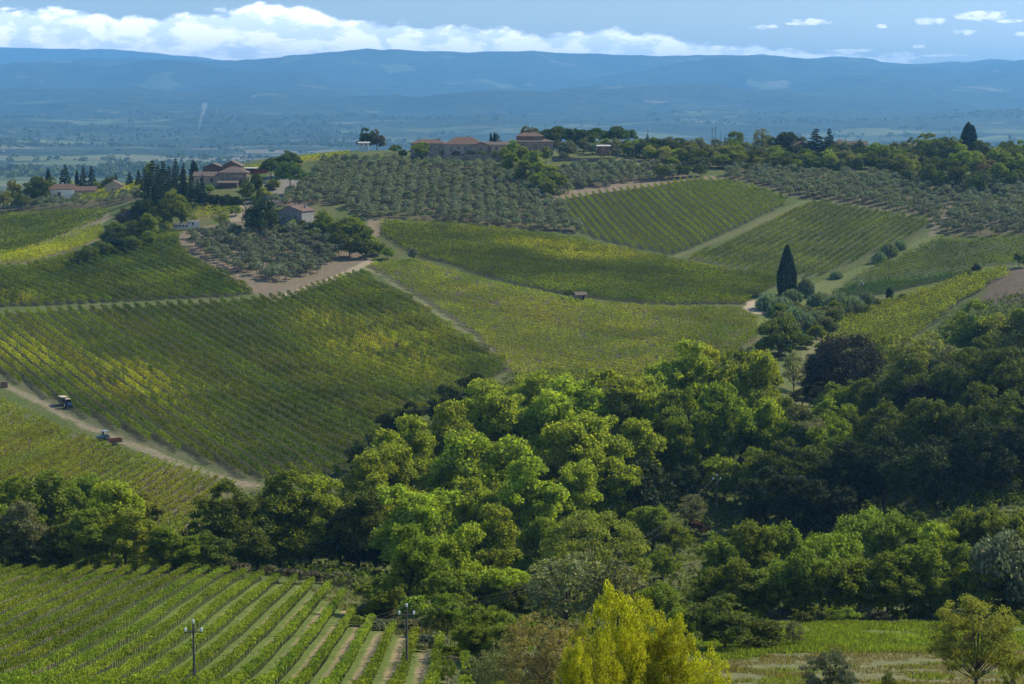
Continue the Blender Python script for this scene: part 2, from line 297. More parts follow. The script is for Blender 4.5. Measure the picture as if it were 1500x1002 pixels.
# ---------------------------------------------------------------- fields of the place (outlines as seen from the hill, laid on the ground)
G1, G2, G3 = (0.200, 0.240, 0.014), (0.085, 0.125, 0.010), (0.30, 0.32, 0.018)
YEL = (0.46, 0.44, 0.025)
FIELDS = dict(
 front=dict(poly=[(-40, 829), (150, 828), (240, 832), (330, 842), (450, 858), (500, 872), (520, 905), (560, 925), (640, 945), (720, 965), (745, 1010), (752, 1060), (-40, 1060)],
    dir=((562, 1000), (598, 900)), sp=3.3, h=(0.9, 1.9), wd=0.24, dens=68, size=0.23, col=(0.24, 0.285, 0.03), col2=(0.145, 0.195, 0.022), soil=None, gap=0.0, trunks=1.15, name='foreground vineyard'),
 lower=dict(poly=[(-190, 578), (0, 588), (60, 616), (110, 640), (200, 672), (280, 692), (345, 712), (320, 745), (280, 790), (-190, 790)],
    dir=((240, 771), (345, 705)), sp=2.9, h=(0.5, 1.85), wd=0.27, dens=44, size=0.30, col=G3, col2=G1, soil=(0.17, 0.145, 0.085), gap=0.10, trunks=1.6, name='lower left vineyard'),
 hill=dict(poly=[(-190, 520), (0, 550), (60, 577), (130, 612), (200, 640), (280, 668), (370, 702), (500, 700), (560, 640), (660, 590), (748, 538), (690, 498), (600, 438), (530, 400), (500, 405), (430, 432), (400, 437), (340, 443), (230, 449), (100, 455), (0, 461), (-190, 464)],
    dir=((222, 447), (444, 576)), sp=3.6, h=(0.15, 2.1), wd=0.20, dens=32, size=0.36, col=G1, col2=G2, soil=GREY, gap=0.03,
    yel=[(30, 515, 75, 30, 0.6), (95, 535, 70, 24, 0.55), (190, 562, 75, 30, 0.75), (240, 590, 60, 30, 0.4), (480, 475, 60, 18, 0.7), (545, 507, 80, 24, 0.7), (610, 540, 60, 26, 0.5), (620, 480, 80, 36, 0.3), (500, 540, 80, 30, 0.25)], dark=[(330, 490, 130, 45, 0.8), (430, 620, 110, 60, 0.7)], name='big hillside vineyard'),
 upper=dict(poly=[(-190, 452), (0, 450), (100, 446), (230, 440), (340, 435), (375, 430), (330, 402), (280, 377), (262, 360), (262, 343), (230, 343), (150, 362), (90, 378), (40, 390), (-190, 402)],
    dir=((111, 369), (210, 402)), sp=3.6, h=(0.15, 2.1), wd=0.22, dens=26, size=0.42, col=G1, col2=G2, soil=GREY, gap=0.03,
    yel=[(20, 440, 40, 10, 0.6)], dark=[(60, 425, 150, 14, 0.3)], name='upper left vineyard'),
 strip=dict(poly=[(-190, 400), (40, 386), (110, 366), (150, 350), (150, 330), (100, 345), (50, 362), (-190, 384)],
    dir=((0, 384), (110, 352)), sp=2.8, h=(0.3, 1.9), wd=0.5, dens=9, size=0.5, col=G3, col2=G1, soil=DRY, gap=0.02, yel=[(60, 372, 70, 12, 0.8)], name='yellowing strip vineyard'),
 far_left=dict(poly=[(-190, 382), (0, 378), (60, 358), (105, 340), (150, 322), (160, 312), (140, 308), (60, 312), (0, 315), (-190, 318)],
    dir=((0, 353), (142, 315)), sp=2.9, h=(0.3, 2.0), wd=0.5, dens=8, size=0.55, col=G2, col2=G1, soil=GREY, gap=0.05, name='far left vineyard'),
 house_strip=dict(poly=[(108, 288), (140, 283), (214, 266), (216, 276), (192, 286), (125, 297)],
    dir=((120, 292), (214, 270)), sp=2.8, h=(0.3, 1.9), wd=0.5, dens=8, size=0.55, col=G3, col2=G1, soil=DRY, gap=0.02, yel=[(170, 278, 60, 10, 0.5)], name='vineyard beside the white house'),
 farm_strip=dict(poly=[(281, 326), (300, 322), (345, 309), (356, 299), (345, 293), (305, 295), (288, 303)],
    dir=((285, 318), (345, 300)), sp=2.8, h=(0.3, 2.0), wd=0.5, dens=9, size=0.5, col=G3, col2=G1, soil=DRY, gap=0.02, yel=[(315, 310, 40, 12, 0.5)], name='small vineyard below the farm'),
 ridge=dict(poly=[(300, 262), (345, 250), (400, 244), (440, 234), (480, 229), (512, 226), (512, 231), (450, 238), (405, 250), (330, 262)],
    dir=((400, 244), (500, 231)), sp=2.8, h=(0.3, 2.2), wd=0.6, dens=9, size=0.55, col=G3, col2=G1, soil=DRY, gap=0.02, yel=[(430, 235, 90, 12, 0.6)], name='ridge vineyard behind the farm'),
 pale=dict(poly=[(540, 388), (600, 384), (640, 393), (700, 411), (760, 426), (830, 441), (900, 449), (980, 453), (1085, 455), (1108, 470), (1112, 498), (1060, 530), (980, 560), (830, 575), (762, 562), (700, 492), (612, 432)],
    dir=((600, 430), (740, 460)), sp=3.1, h=(0.5, 1.85), wd=0.34, dens=24, size=0.36, col=(0.33, 0.34, 0.022), col2=(0.19, 0.24, 0.018), soil=(0.14, 0.12, 0.075), gap=0.10, dark=[(1040, 475, 80, 25, 0.6)], trunk_tint=0.15, name='pale middle vineyard'),
 middle=dict(poly=[(556, 326), (640, 328), (760, 340), (850, 353), (920, 368), (1000, 386), (1080, 398), (1140, 402), (1140, 418), (1090, 446), (980, 447), (900, 441), (840, 434), (760, 418), (700, 402), (650, 385), (620, 378), (590, 365), (560, 345)],
    dir=((620, 360), (760, 379)), sp=2.8, h=(0.3, 1.95), wd=0.40, dens=18, size=0.42, col=G1, col2=G2, soil=GREY, gap=0.03,
    yel=[(860, 372, 60, 10, 1.0), (780, 360, 60, 8, 0.6), (900, 380, 60, 8, 0.4), (700, 340, 60, 8, 0.25)], dark=[(740, 395, 150, 14, 0.7), (1000, 430, 120, 8, 0.6)], name='middle vineyard below the olive grove'),
 square=dict(poly=[(818, 292), (880, 283), (960, 273), (1020, 263), (1060, 265), (1110, 277), (1148, 290), (1152, 301), (1100, 325), (1050, 347), (1000, 369), (985, 374), (940, 366), (880, 352), (850, 340), (830, 315)],
    dir=((937, 276), (1029, 358)), sp=3.5, h=(0.2, 2.1), wd=0.17, dens=24, size=0.36, col=(0.17, 0.22, 0.022), col2=G1, soil=(0.06, 0.065, 0.035), gap=0.0, name='upper right striped vineyard'),
 slope=dict(poly=[(1005, 380), (1050, 363), (1110, 337), (1180, 300), (1200, 297), (1280, 309), (1358, 322), (1362, 332), (1330, 352), (1270, 375), (1200, 405), (1165, 408), (1100, 397), (1040, 386)],
    dir=((1120, 365), (1229, 308)), sp=3.5, h=(0.2, 2.0), wd=0.2, dens=18, size=0.38, col=G1, col2=G2, soil=(0.09, 0.10, 0.045), gap=0.03, name='right slope vineyard'),
 east=dict(poly=[(1250, 410), (1275, 395), (1300, 385), (1345, 365), (1378, 350), (1440, 352), (1500, 346), (1740, 342), (1740, 372), (1480, 388), (1430, 392), (1350, 402), (1300, 408)],
    dir=((1300, 402), (1420, 366)), sp=3.5, h=(0.2, 1.9), wd=0.2, dens=17, size=0.38, col=G1, col2=G2, soil=(0.09, 0.11, 0.045), gap=0.08, name='far right vineyard'),
 dark=dict(poly=[(1215, 434), (1250, 416), (1340, 409), (1425, 396), (1436, 401), (1350, 418), (1300, 431), (1230, 437)],
    dir=((1230, 432), (1400, 403)), sp=2.6, h=(0.3, 1.8), wd=0.55, dens=12, size=0.42, col=G2, col2=(0.05, 0.10, 0.02), soil=DARKG, gap=0.0, name='dark green plot behind the reeds'),
 east_low=dict(poly=[(1218, 475), (1270, 450), (1330, 434), (1400, 411), (1470, 393), (1478, 405), (1430, 430), (1400, 447), (1330, 500), (1260, 510), (1205, 510)],
    dir=((1240, 480), (1400, 430)), sp=2.9, h=(0.3, 2.0), wd=0.5, dens=19, size=0.40, col=G3, col2=G1, soil=GREY, gap=0.05, yel=[(1400, 425, 80, 18, 0.35)], name='lower right vineyard above the wood'),
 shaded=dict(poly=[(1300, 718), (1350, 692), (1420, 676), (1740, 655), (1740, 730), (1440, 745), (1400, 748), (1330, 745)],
    dir=((1330, 720), (1500, 678)), sp=2.9, h=(0.4, 1.9), wd=0.45, dens=20, size=0.34, col=G1, col2=G2, soil=(0.05, 0.06, 0.03), gap=0.08, trunks=4.0, name='shaded vineyard inside the right wood'),  # soil colour darkened to carry the shade lying on this plot
)
for k_, f_ in FIELDS.items(): f_['w'] = wpoly(f_['poly'], 150.0)
OLIVES = dict(
 villa=dict(poly=[(447, 300), (455, 262), (470, 240), (512, 236), (560, 236), (640, 240), (720, 246), (800, 262), (835, 282), (815, 296), (830, 318), (850, 345), (760, 336), (640, 324), (556, 322), (540, 322), (500, 300), (450, 302)], sp=(5.2, 4.5), col='villa grove'),
 pocket=dict(poly=[(268, 350), (300, 345), (345, 338), (420, 340), (470, 345), (498, 360), (502, 378), (470, 400), (430, 412), (400, 414), (350, 400), (300, 378)], sp=(4.6, 4.4), col='pocket grove'),
 pocket_up=dict(poly=[(400, 300), (430, 283), (452, 268), (452, 300), (440, 308)], sp=(5.5, 5.2), col='roadside grove'),
 left=dict(poly=[(-190, 313), (0, 311), (80, 307), (170, 301), (206, 292), (200, 283), (110, 296), (0, 303), (-190, 306)], sp=(6.0, 9.0), col='left grove'),
 right=dict(poly=[(1062, 262), (1075, 246), (1150, 252), (1300, 262), (1420, 268), (1740, 262), (1740, 345), (1480, 346), (1385, 348), (1366, 330), (1360, 318), (1280, 304), (1200, 292), (1155, 290), (1110, 272)], sp=(6.0, 4.6), col='right grove'),
 mid=dict(poly=[(805, 262), (830, 250), (880, 244), (960, 246), (1005, 256), (1000, 262), (905, 272), (850, 278), (830, 276)], sp=(5.0, 4.6), col='middle grove'),
 top=dict(poly=[(925, 226), (990, 224), (1060, 222), (1110, 222), (1115, 228), (1040, 232), (960, 232)], sp=(6.0, 5.4), col='ridge grove'),
)
for k_, f_ in OLIVES.items(): f_['w'] = wpoly(f_['poly'], 400.0)
# colour of the bare ground by region: (outline, colour, strength)
BARE = [
 ([(255, 352), (280, 378), (330, 404), (372, 430), (398, 443), (440, 428), (528, 396), (545, 380), (505, 362), (480, 345), (400, 330), (330, 325), (270, 338)], (0.21, 0.165, 0.12), 1.0),
 ([(1435, 440), (1460, 405), (1480, 392), (1740, 380), (1740, 450), (1460, 446)], (0.15, 0.11, 0.085), 0.9),
 ([(380, 285), (395, 255), (440, 252), (455, 265), (430, 290), (400, 300)], (0.24, 0.22, 0.20), 1.0),
 ([(330, 325), (345, 305), (360, 296), (395, 285), (400, 296), (375, 318), (355, 326)], (0.33, 0.27, 0.20), 0.9),
 ([(805, 292), (815, 284), (860, 274), (900, 270), (1010, 256), (1060, 258), (1064, 264), (1020, 263), (960, 273), (880, 283), (818, 293)], (0.26, 0.20, 0.15), 0.95),
 ([(535, 320), (560, 320), (556, 345), (545, 350)], (0.27, 0.21, 0.15), 0.9),
 ([(1085, 455), (1095, 442), (1135, 436), (1140, 448), (1130, 458), (1112, 462)], (0.42, 0.34, 0.25), 1.0),
 ([(1140, 440), (1180, 420), (1215, 408), (1250, 394), (1300, 380), (1330, 358), (1365, 342), (1385, 350), (1345, 366), (1290, 392), (1240, 412), (1215, 432), (1200, 445), (1150, 450)], (0.15, 0.17, 0.06), 1.0),
 ([(1108, 462), (1140, 458), (1150, 480), (1120, 500)], (0.15, 0.18, 0.05), 1.0),
 ([(1195, 470), (1220, 470), (1200, 520), (1190, 560), (1180, 600), (1160, 600), (1168, 540), (1180, 500)], (0.19, 0.185, 0.085), 1.0),
 ([(1040, 935), (1100, 925), (1200, 915), (1400, 912), (1740, 915), (1740, 950), (1400, 955), (1200, 958), (1040, 962)], (0.14, 0.175, 0.04), 0.9),
 ([(1040, 962), (1200, 955), (1400, 955), (1740, 950), (1740, 1080), (1040, 1080)], (0.20, 0.185, 0.095), 0.75),
 ([(-40, 830), (520, 872), (752, 1060), (-40, 1060)], (0.14, 0.15, 0.06), 0.0),
 ([(450, 868), (520, 860), (660, 920), (760, 960), (760, 1000), (700, 965), (560, 930), (500, 900)], (0.16, 0.155, 0.075), 0.9),
 ([(140, 308), (160, 312), (165, 318), (110, 346), (70, 360), (60, 356), (100, 340)], (0.30, 0.24, 0.17), 0.9),
 ([(900, 232), (1000, 232), (1120, 228), (1150, 234), (1110, 244), (1000, 244), (920, 240)], (0.27, 0.23, 0.15), 0.8),
]
TRACKS = [  # centre line, width m, colour
 ([(-190, 536), (0, 562), (60, 589), (120, 622), (190, 651), (260, 678), (340, 706), (372, 712)], 2.8, (0.30, 0.245, 0.18)),
 ([(-190, 528), (0, 551), (60, 577), (120, 611), (190, 640), (270, 668), (365, 700)], 4.0, (0.125, 0.12, 0.07)),
 ([(530, 391), (560, 404), (600, 431), (650, 465), (690, 493), (730, 520), (775, 545)], 2.0, (0.27, 0.24, 0.14)),
 ([(575, 402), (620, 430), (670, 463), (720, 497), (790, 543)], 3.5, (0.15, 0.14, 0.10)),
 ([(986, 377), (1050, 352), (1110, 328), (1160, 303), (1192, 293)], 3.0, (0.16, 0.16, 0.075)),
 ([(1192, 293), (1280, 305), (1366, 322), (1370, 340)], 3.0, (0.20, 0.17, 0.12)),
 ([(400, 440), (455, 420), (520, 394), (540, 384)], 3.5, (0.42, 0.34, 0.25)),
 ([(-190, 457), (0, 455), (100, 450), (230, 444), (340, 439), (400, 438)], 1.6, (0.14, 0.145, 0.07)),
 ([(1395, 268), (1400, 290), (1380, 320), (1365, 345)], 3.0, (0.24, 0.2, 0.14)),
]
tint = np.empty((GX.size, 3)); gx = GX.ravel(); gyv = GYY.ravel()
tint[:] = np.array(GRASS)
nz1 = np.clip(fbm(gx / 30, gyv / 30, 21, 4) * 1.4 + 0.5, 0, 1)[:, None]
tint = tint * (1 - nz1 * 0.5) + np.array((0.17, 0.155, 0.075)) * nz1 * 0.5
nearm = (gyv > 140) & (gyv < 1300)
idx = np.nonzero(nearm)[0]; xs, ys = gx[idx], gyv[idx]
edge = 1.3 * fbm(xs / 5, ys / 5, 33, 2); edge2 = 1.3 * fbm(xs / 5, ys / 5, 34, 2)
def paint(P, col, s):
    m = inpoly(P, xs + edge, ys + edge2); ii = idx[m]
    tint[ii] = tint[ii] * (1 - s) + np.array(col) * s
for k_, f_ in OLIVES.items(): paint(f_['w'], (0.13, 0.11, 0.07), 0.85)  # grove floors tinted darker, the groves' shade put into the ground colour
paint(OLIVES['pocket_up']['w'], (0.24, 0.17, 0.13), 0.9)
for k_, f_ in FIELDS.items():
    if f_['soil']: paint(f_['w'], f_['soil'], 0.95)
for p_, c_, s_ in BARE:
    if s_: paint(wpoly(p_, 150.0), c_, s_)
for pts_, wd_, c_ in TRACKS:
    Pw = wpoly(pts_)
    dmin = np.full(len(xs), 1e9)
    for a_, b_ in zip(Pw[:-1], Pw[1:]):
        ab = b_ - a_; t_ = np.clip(((xs - a_[0]) * ab[0] + (ys - a_[1]) * ab[1]) / (ab @ ab), 0, 1)
        dmin = np.minimum(dmin, np.hypot(xs - a_[0] - t_ * ab[0], ys - a_[1] - t_ * ab[1]))
    s_ = np.clip((wd_ / 2 + 0.5 * edge - dmin) / 0.8 + 0.5, 0, 1)
    rut = np.clip(1.2 - np.abs(dmin - 0.0), 0, 1) * 0.35       # grassy middle of the track
    s_ = s_ * (1 - rut)
    tint[idx] = tint[idx] * (1 - s_[:, None]) + np.array(c_) * s_[:, None]
# the front vineyard: grass lanes with a worn soil strip between the rows
fw = FIELDS['front']
p0, p1 = np.array(hit(*fw['dir'][0], 150)[:2]), np.array(hit(*fw['dir'][1], 150)[:2])
fd = (p1 - p0) / np.linalg.norm(p1 - p0); fn = np.array([-fd[1], fd[0]])
ph = ((xs * fn[0] + ys * fn[1]) / fw['sp']) % 1.0
m = inpoly(fw['w'], xs, ys)
lane = np.clip(1.8 - np.abs(ph - 0.52) / 0.14, 0, 1) * np.clip(0.8 + 1.5 * fbm(xs / 6, ys / 9, 44, 3), 0.1, 1)
base_g = np.array((0.13, 0.17, 0.04)) + 0.0 * xs[:, None]
colf = base_g * (1 - lane[:, None]) + np.array((0.36, 0.27, 0.17)) * lane[:, None]
tint[idx[m]] = colf[m]
# mask of the far country (y > 1300)
farm = np.clip((gyv - 1150) / 200, 0, 1)
tint4 = np.concatenate([tint, np.ones((len(tint), 1))], 1)
fa = np.stack([farm, np.clip((gyv - 9000) / 4500, 0, 1), farm * 0, farm * 0 + 1], 1)
ny, nx = GX.shape
ii = np.arange(ny * nx).reshape(ny, nx)
Q = np.stack([ii[:-1, :-1], ii[:-1, 1:], ii[1:, 1:], ii[1:, :-1]], -1).reshape(-1, 4)
gm, g = mat('ground')
at = g.n('ShaderNodeVertexColor', layer_name='tint').outputs[0]
fr = g.n('ShaderNodeVertexColor', layer_name='far').outputs[0]
frs = g.n('ShaderNodeSeparateColor', {0: fr})
pos = g.n('ShaderNodeNewGeometry').outputs['Position']
na = g.n('ShaderNodeTexNoise', {'Vector': pos, 'Scale': 0.9, 'Detail': 8.0, 'Roughness': 0.7}).outputs[0]
nb = g.n('ShaderNodeTexNoise', {'Vector': pos, 'Scale': 0.12, 'Detail': 4.0}).outputs[0]
nearc = g.mix(g.ss(na, 0.3, 0.7, 0.0, 1.0), g.mix(1.0, at, (0.62, 0.66, 0.6), 'MULTIPLY'), g.mix(1.0, at, (1.35, 1.28, 1.25), 'MULTIPLY'))
nearc = g.mix(g.ss(nb, 0.4, 0.65, 0.0, 0.35), nearc, g.mix(1.0, at, (0.7, 0.9, 0.55), 'MULTIPLY'))
# far country: patchwork of fields, olive groves and woods
sc1 = g.n('ShaderNodeVectorMath', {0: pos, 1: (1 / 420, 1 / 420, 0)}, operation='MULTIPLY').outputs[0]
wob = g.n('ShaderNodeTexNoise', {'Vector': sc1, 'Scale': 1.4, 'Detail': 3.0}).outputs[1]
sc1w = g.n('ShaderNodeVectorMath', {0: sc1, 1: g.n('ShaderNodeVectorMath', {0: wob, 'Scale': 0.7}, operation='SCALE').outputs[0]}, operation='ADD').outputs[0]
vor = g.n('ShaderNodeTexVoronoi', {'Vector': sc1w, 'Scale': 1.0}, feature='F1')
vs = g.n('ShaderNodeSeparateColor', {0: vor.outputs['Color']})
ramp = g.n('ShaderNodeValToRGB', {0: vs.outputs[0]})
ramp.color_ramp.interpolation = 'CONSTANT'
els = ramp.color_ramp.elements
cl = [(0, (0.055, 0.075, 0.035)), (0.24, (0.16, 0.19, 0.07)), (0.40, (0.09, 0.115, 0.05)), (0.55, (0.22, 0.21, 0.12)), (0.64, (0.13, 0.16, 0.06)), (0.78, (0.20, 0.24, 0.09)), (0.93, (0.26, 0.22, 0.15))]
els[0].position = 0; els[0].color = cl[0][1] + (1,)
els[1].position = cl[1][0]; els[1].color = cl[1][1] + (1,)
for p_, c_ in cl[2:]:
    e_ = els.new(p_); e_.color = c_ + (1,)
sc2 = g.n('ShaderNodeVectorMath', {0: pos, 1: (1 / 900, 1 / 900, 0)}, operation='MULTIPLY').outputs[0]
wood = g.n('ShaderNodeTexNoise', {'Vector': sc2, 'Scale': 1.0, 'Detail': 7.0, 'Roughness': 0.6}).outputs[0]
wthr = g.m('SUBTRACT', wood, g.m('MULTIPLY', g.m('SUBTRACT', 1.0, frs.outputs[1]), 0.10))
wm = g.ss(wthr, 0.38, 0.40)
tex = g.n('ShaderNodeTexNoise', {'Vector': pos, 'Scale': 0.008, 'Detail': 7.0, 'Roughness': 0.7}).outputs[0]
woodc = g.mix(g.ss(tex, 0.35, 0.65), (0.018, 0.03, 0.014), (0.06, 0.085, 0.03))
fieldc = g.mix(g.ss(tex, 0.3, 0.7, 0.0, 0.5), ramp.outputs[0], (0.05, 0.07, 0.03))
farc = g.mix(wm, fieldc, woodc)
col_ = g.mix(frs.outputs[0], nearc, farc)
bs = g.n('ShaderNodeBsdfPrincipled', {'Base Color': col_, 'Roughness': 0.95, 'Specular IOR Level': 0.1})
bp = g.n('ShaderNodeBump', {'Height': na, 'Strength': 0.6, 'Distance': 0.25})
g.t.links.new(bp.outputs[0], bs.inputs['Normal'])
g.n('ShaderNodeOutputMaterial', {0: bs.outputs[0]})
gme = mesh_np('ground', np.stack([gx, gyv, GZ.ravel()], 1), Q, [gm], {'tint': tint4, 'far': fa}, True)
link('ground', gme, kind='structure')
# ---------------------------------------------------------------- leaf materials
def leaf_mat(name, col, attr=False, trans=0.45, vary=0.55, rough=0.6, tcol=(1.25, 1.3, 0.5), hue=0.012):
    m, g = mat(name)
    geo = g.n('ShaderNodeNewGeometry'); oi = g.n('ShaderNodeObjectInfo')
    base = g.n('ShaderNodeVertexColor', layer_name='tint').outputs[0] if attr else None
    c = base if attr else g.n('ShaderNodeRGB').outputs[0]
    if not attr: c.default_value = tuple(col) + (1,)
    rnd = g.m('ADD', g.m('MULTIPLY', geo.outputs['Random Per Island'], 2 * vary), 1 - vary)
    ro = g.m('ADD', g.m('MULTIPLY', oi.outputs['Random'], 0.36), 0.82)
    hs = g.n('ShaderNodeHueSaturation', {'Hue': g.m('ADD', 0.5, g.m('MULTIPLY', g.m('SUBTRACT', oi.outputs['Random'], 0.5), 2 * hue)), 'Saturation': 1.0, 'Value': g.m('MULTIPLY', rnd, ro), 'Color': c}).outputs[0]
    pn = g.n('ShaderNodeTexNoise', {'Vector': g.n('ShaderNodeTexCoord').outputs['Object'], 'Scale': 0.45, 'Detail': 3.0}).outputs[0]
    hs = g.mix(g.ss(pn, 0.42, 0.66), hs, g.mix(1.0, hs, (1.12, 1.12, 0.8), 'MULTIPLY'))
    tc = g.mix(1.0, hs, tcol, 'MULTIPLY')
    b = g.n('ShaderNodeBsdfPrincipled', {'Base Color': hs, 'Roughness': 0.75, 'Specular IOR Level': 0.10})
    t = g.n('ShaderNodeBsdfTranslucent', {0: tc})
    mx = g.n('ShaderNodeMixShader', {0: trans, 1: b.outputs[0], 2: t.outputs[0]})
    g.n('ShaderNodeOutputMaterial', {0: mx.outputs[0]})
    return m
def flat_mat(name, col, rough=0.8, noise=0.25, scale=1.5, metal=0.0, spec=0.3):
    m, g = mat(name)
    tc = g.n('ShaderNodeTexCoord').outputs['Object']
    n_ = g.n('ShaderNodeTexNoise', {'Vector': tc, 'Scale': scale, 'Detail': 6.0, 'Roughness': 0.65}).outputs[0]
    f = g.ss(n_, 0.3, 0.7)
    c = g.mix(f, tuple(x * (1 - noise) for x in col), tuple(min(1, x * (1 + noise)) for x in col))
    b = g.n('ShaderNodeBsdfPrincipled', {'Base Color': c, 'Roughness': rough, 'Metallic': metal, 'Specular IOR Level': spec})
    g.n('ShaderNodeOutputMaterial', {0: b.outputs[0]})
    return m
M_vine = leaf_mat('vine_leaf', None, attr=True, trans=0.42, vary=0.55)
M_bark = flat_mat('bark', (0.10, 0.08, 0.06), 0.95, 0.4, 3.0)
M_post = flat_mat('weathered_post', (0.055, 0.045, 0.038), 0.9, 0.3, 3.0)
def quads(C, size, up=0.35, r=None, nrm=None):
    """little leaf faces: centres C, half sizes; random tilt"""
    r = r or rng
    n = len(C)
    N = r.normal(size=(n, 3)); N[:, 2] += up
    if nrm is not None: N += nrm
    N /= np.linalg.norm(N, axis=1)[:, None] + 1e-9
    T_ = r.normal(size=(n, 3)); T_ -= (T_ * N).sum(1)[:, None] * N; T_ /= np.linalg.norm(T_, axis=1)[:, None] + 1e-9
    B = np.cross(N, T_)
    s = np.asarray(size)
    s = (s * r.uniform(0.7, 1.3, n))[:, None] * 0.5
    el_ = r.uniform(0.7, 1.1, (n, 1))
    T_ = T_ * s; B = B * s * el_
    V = np.stack([C - T_ * 1.15, C - B, C + T_ * 1.15, C + B], 1).reshape(-1, 3)
    return V, np.arange(4 * n).reshape(n, 4)
def prism(a, b, r0, r1, k=5):
    a, b = np.array(a, float), np.array(b, float); d = b - a; d /= np.linalg.norm(d) + 1e-9
    t = np.array([1, 0, 0]) if abs(d[0]) < 0.8 else np.array([0, 1, 0])
    u_ = np.cross(d, t); u_ /= np.linalg.norm(u_); w_ = np.cross(d, u_)
    an = np.arange(k) / k * 2 * math.pi
    ring = np.cos(an)[:, None] * u_ + np.sin(an)[:, None] * w_
    V = np.concatenate([a + ring * r0, b + ring * r1]); j = (np.arange(k) + 1) % k; i = np.arange(k)
    return V, np.stack([i, j, j + k, i + k], 1)
def prisms(A, B, r0, r1, k=4):
    """many thin posts at once"""
    n = len(A); an = np.arange(k) / k * 2 * math.pi
    ring = np.stack([np.cos(an), np.sin(an), 0 * an], 1)
    V = np.concatenate([A[:, None] + ring * r0, B[:, None] + ring * r1], 1).reshape(-1, 3)
    i = np.arange(k); j = (i + 1) % k
    Fq = np.stack([i, j, j + k, i + k], 1)
    Fq = (np.arange(n)[:, None, None] * 2 * k + Fq).reshape(-1, 4)
    return V, Fq
def cat(parts):
    """join (V, F, matindex) pieces"""
    Vs, Fs, Ms, o_ = [], [], [], 0
    for V, Fq, mi in parts:
        Vs.append(V); Fs.append(Fq + o_); Ms.append(np.full(len(Fq), mi)); o_ += len(V)
    return np.concatenate(Vs), np.concatenate(Fs), np.concatenate(Ms)
ORD = ['first', 'second', 'third', 'fourth', 'fifth', 'sixth', 'seventh', 'eighth', 'ninth', 'tenth', 'eleventh', 'twelfth', 'thirteenth', 'fourteenth', 'fifteenth', 'sixteenth', 'seventeenth', 'eighteenth', 'nineteenth']
TENS = {20: 'twentieth', 30: 'thirtieth', 40: 'fortieth', 50: 'fiftieth', 60: 'sixtieth', 70: 'seventieth', 80: 'eightieth', 90: 'ninetieth'}
TEN2 = {2: 'twenty', 3: 'thirty', 4: 'forty', 5: 'fifty', 6: 'sixty', 7: 'seventy', 8: 'eighty', 9: 'ninety'}
def ordw(n):
    if n < 20: return ORD[n - 1]
    if n > 99: return 'hundred and ' + ordw(n - 100) if n > 100 else 'hundredth'
    return TENS[n] if n % 10 == 0 else TEN2[n // 10] + '-' + ORD[n % 10 - 1]
# ---------------------------------------------------------------- vine rows
def rows_of(f):
    P = f['w']
    a = np.array(hit(*f['dir'][0], 150)[:2]); b = np.array(hit(*f['dir'][1], 150)[:2])
    d = (b - a) / np.linalg.norm(b - a); n = np.array([-d[1], d[0]])
    s = P @ n; out = []
    for k in range(int(math.floor(s.min() / f['sp'])), int(math.ceil(s.max() / f['sp'])) + 1):
        c = k * f['sp']; ts = []
        for i in range(len(P)):
            p, q = P[i], P[(i + 1) % len(P)]
            sp_, sq = p @ n - c, q @ n - c
            if (sp_ > 0) != (sq > 0):
                t = sp_ / (sp_ - sq); ts.append((p + (q - p) * t) @ d)
        ts.sort()
        for t0, t1 in zip(ts[::2], ts[1::2]):
            if t1 - t0 > 4: out.append((n * c + d * t0, n * c + d * t1))
    return out
def tint_at(f, x, y, z):
    u, v = project(x, y, z)
    n_ = fbm(x / 14, y / 14, 51, 3)[:, None]
    w_ = np.clip(0.5 + 1.3 * n_, 0, 1)
    c = np.array(f['col']) * (1 - w_) + np.array(f['col2']) * w_
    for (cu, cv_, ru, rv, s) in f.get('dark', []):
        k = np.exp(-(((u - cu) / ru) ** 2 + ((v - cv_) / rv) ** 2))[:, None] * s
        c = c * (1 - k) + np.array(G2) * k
    for (cu, cv_, ru, rv, s) in f.get('yel', []):
        k = np.exp(-(((u - cu) / ru) ** 2 + ((v - cv_) / rv) ** 2)) * s
        k = np.clip((k * 1.5 - 0.1) * (0.75 + 1.1 * fbm(x / 6, y / 6, 61, 3) + 1.3 * (vnoise(x / 1.6, y / 1.6, 62) - 0.5)), 0, 1)[:, None]
        c = c * (1 - k) + np.array(YEL) * k
    return c
ALLROWS = []
for fk, f in FIELDS.items():
    rs = rows_of(f)
    for ri, (a, b) in enumerate(rs):
        L = np.linalg.norm(b - a)
        yd = (a[1] + b[1]) / 2
        ALLROWS.append((L / yd * (2.2 / yd) * 1e4, fk, ri, len(rs), a, b, L))
order = sorted(range(len(ALLROWS)), key=lambda i: -ALLROWS[i][0])
keep = set(order[:300])
SIDE = dict(front='left edge', lower='left edge', hill='track at its foot', upper='picture left edge', pale='diagonal track', square='left corner', slope='lower path')
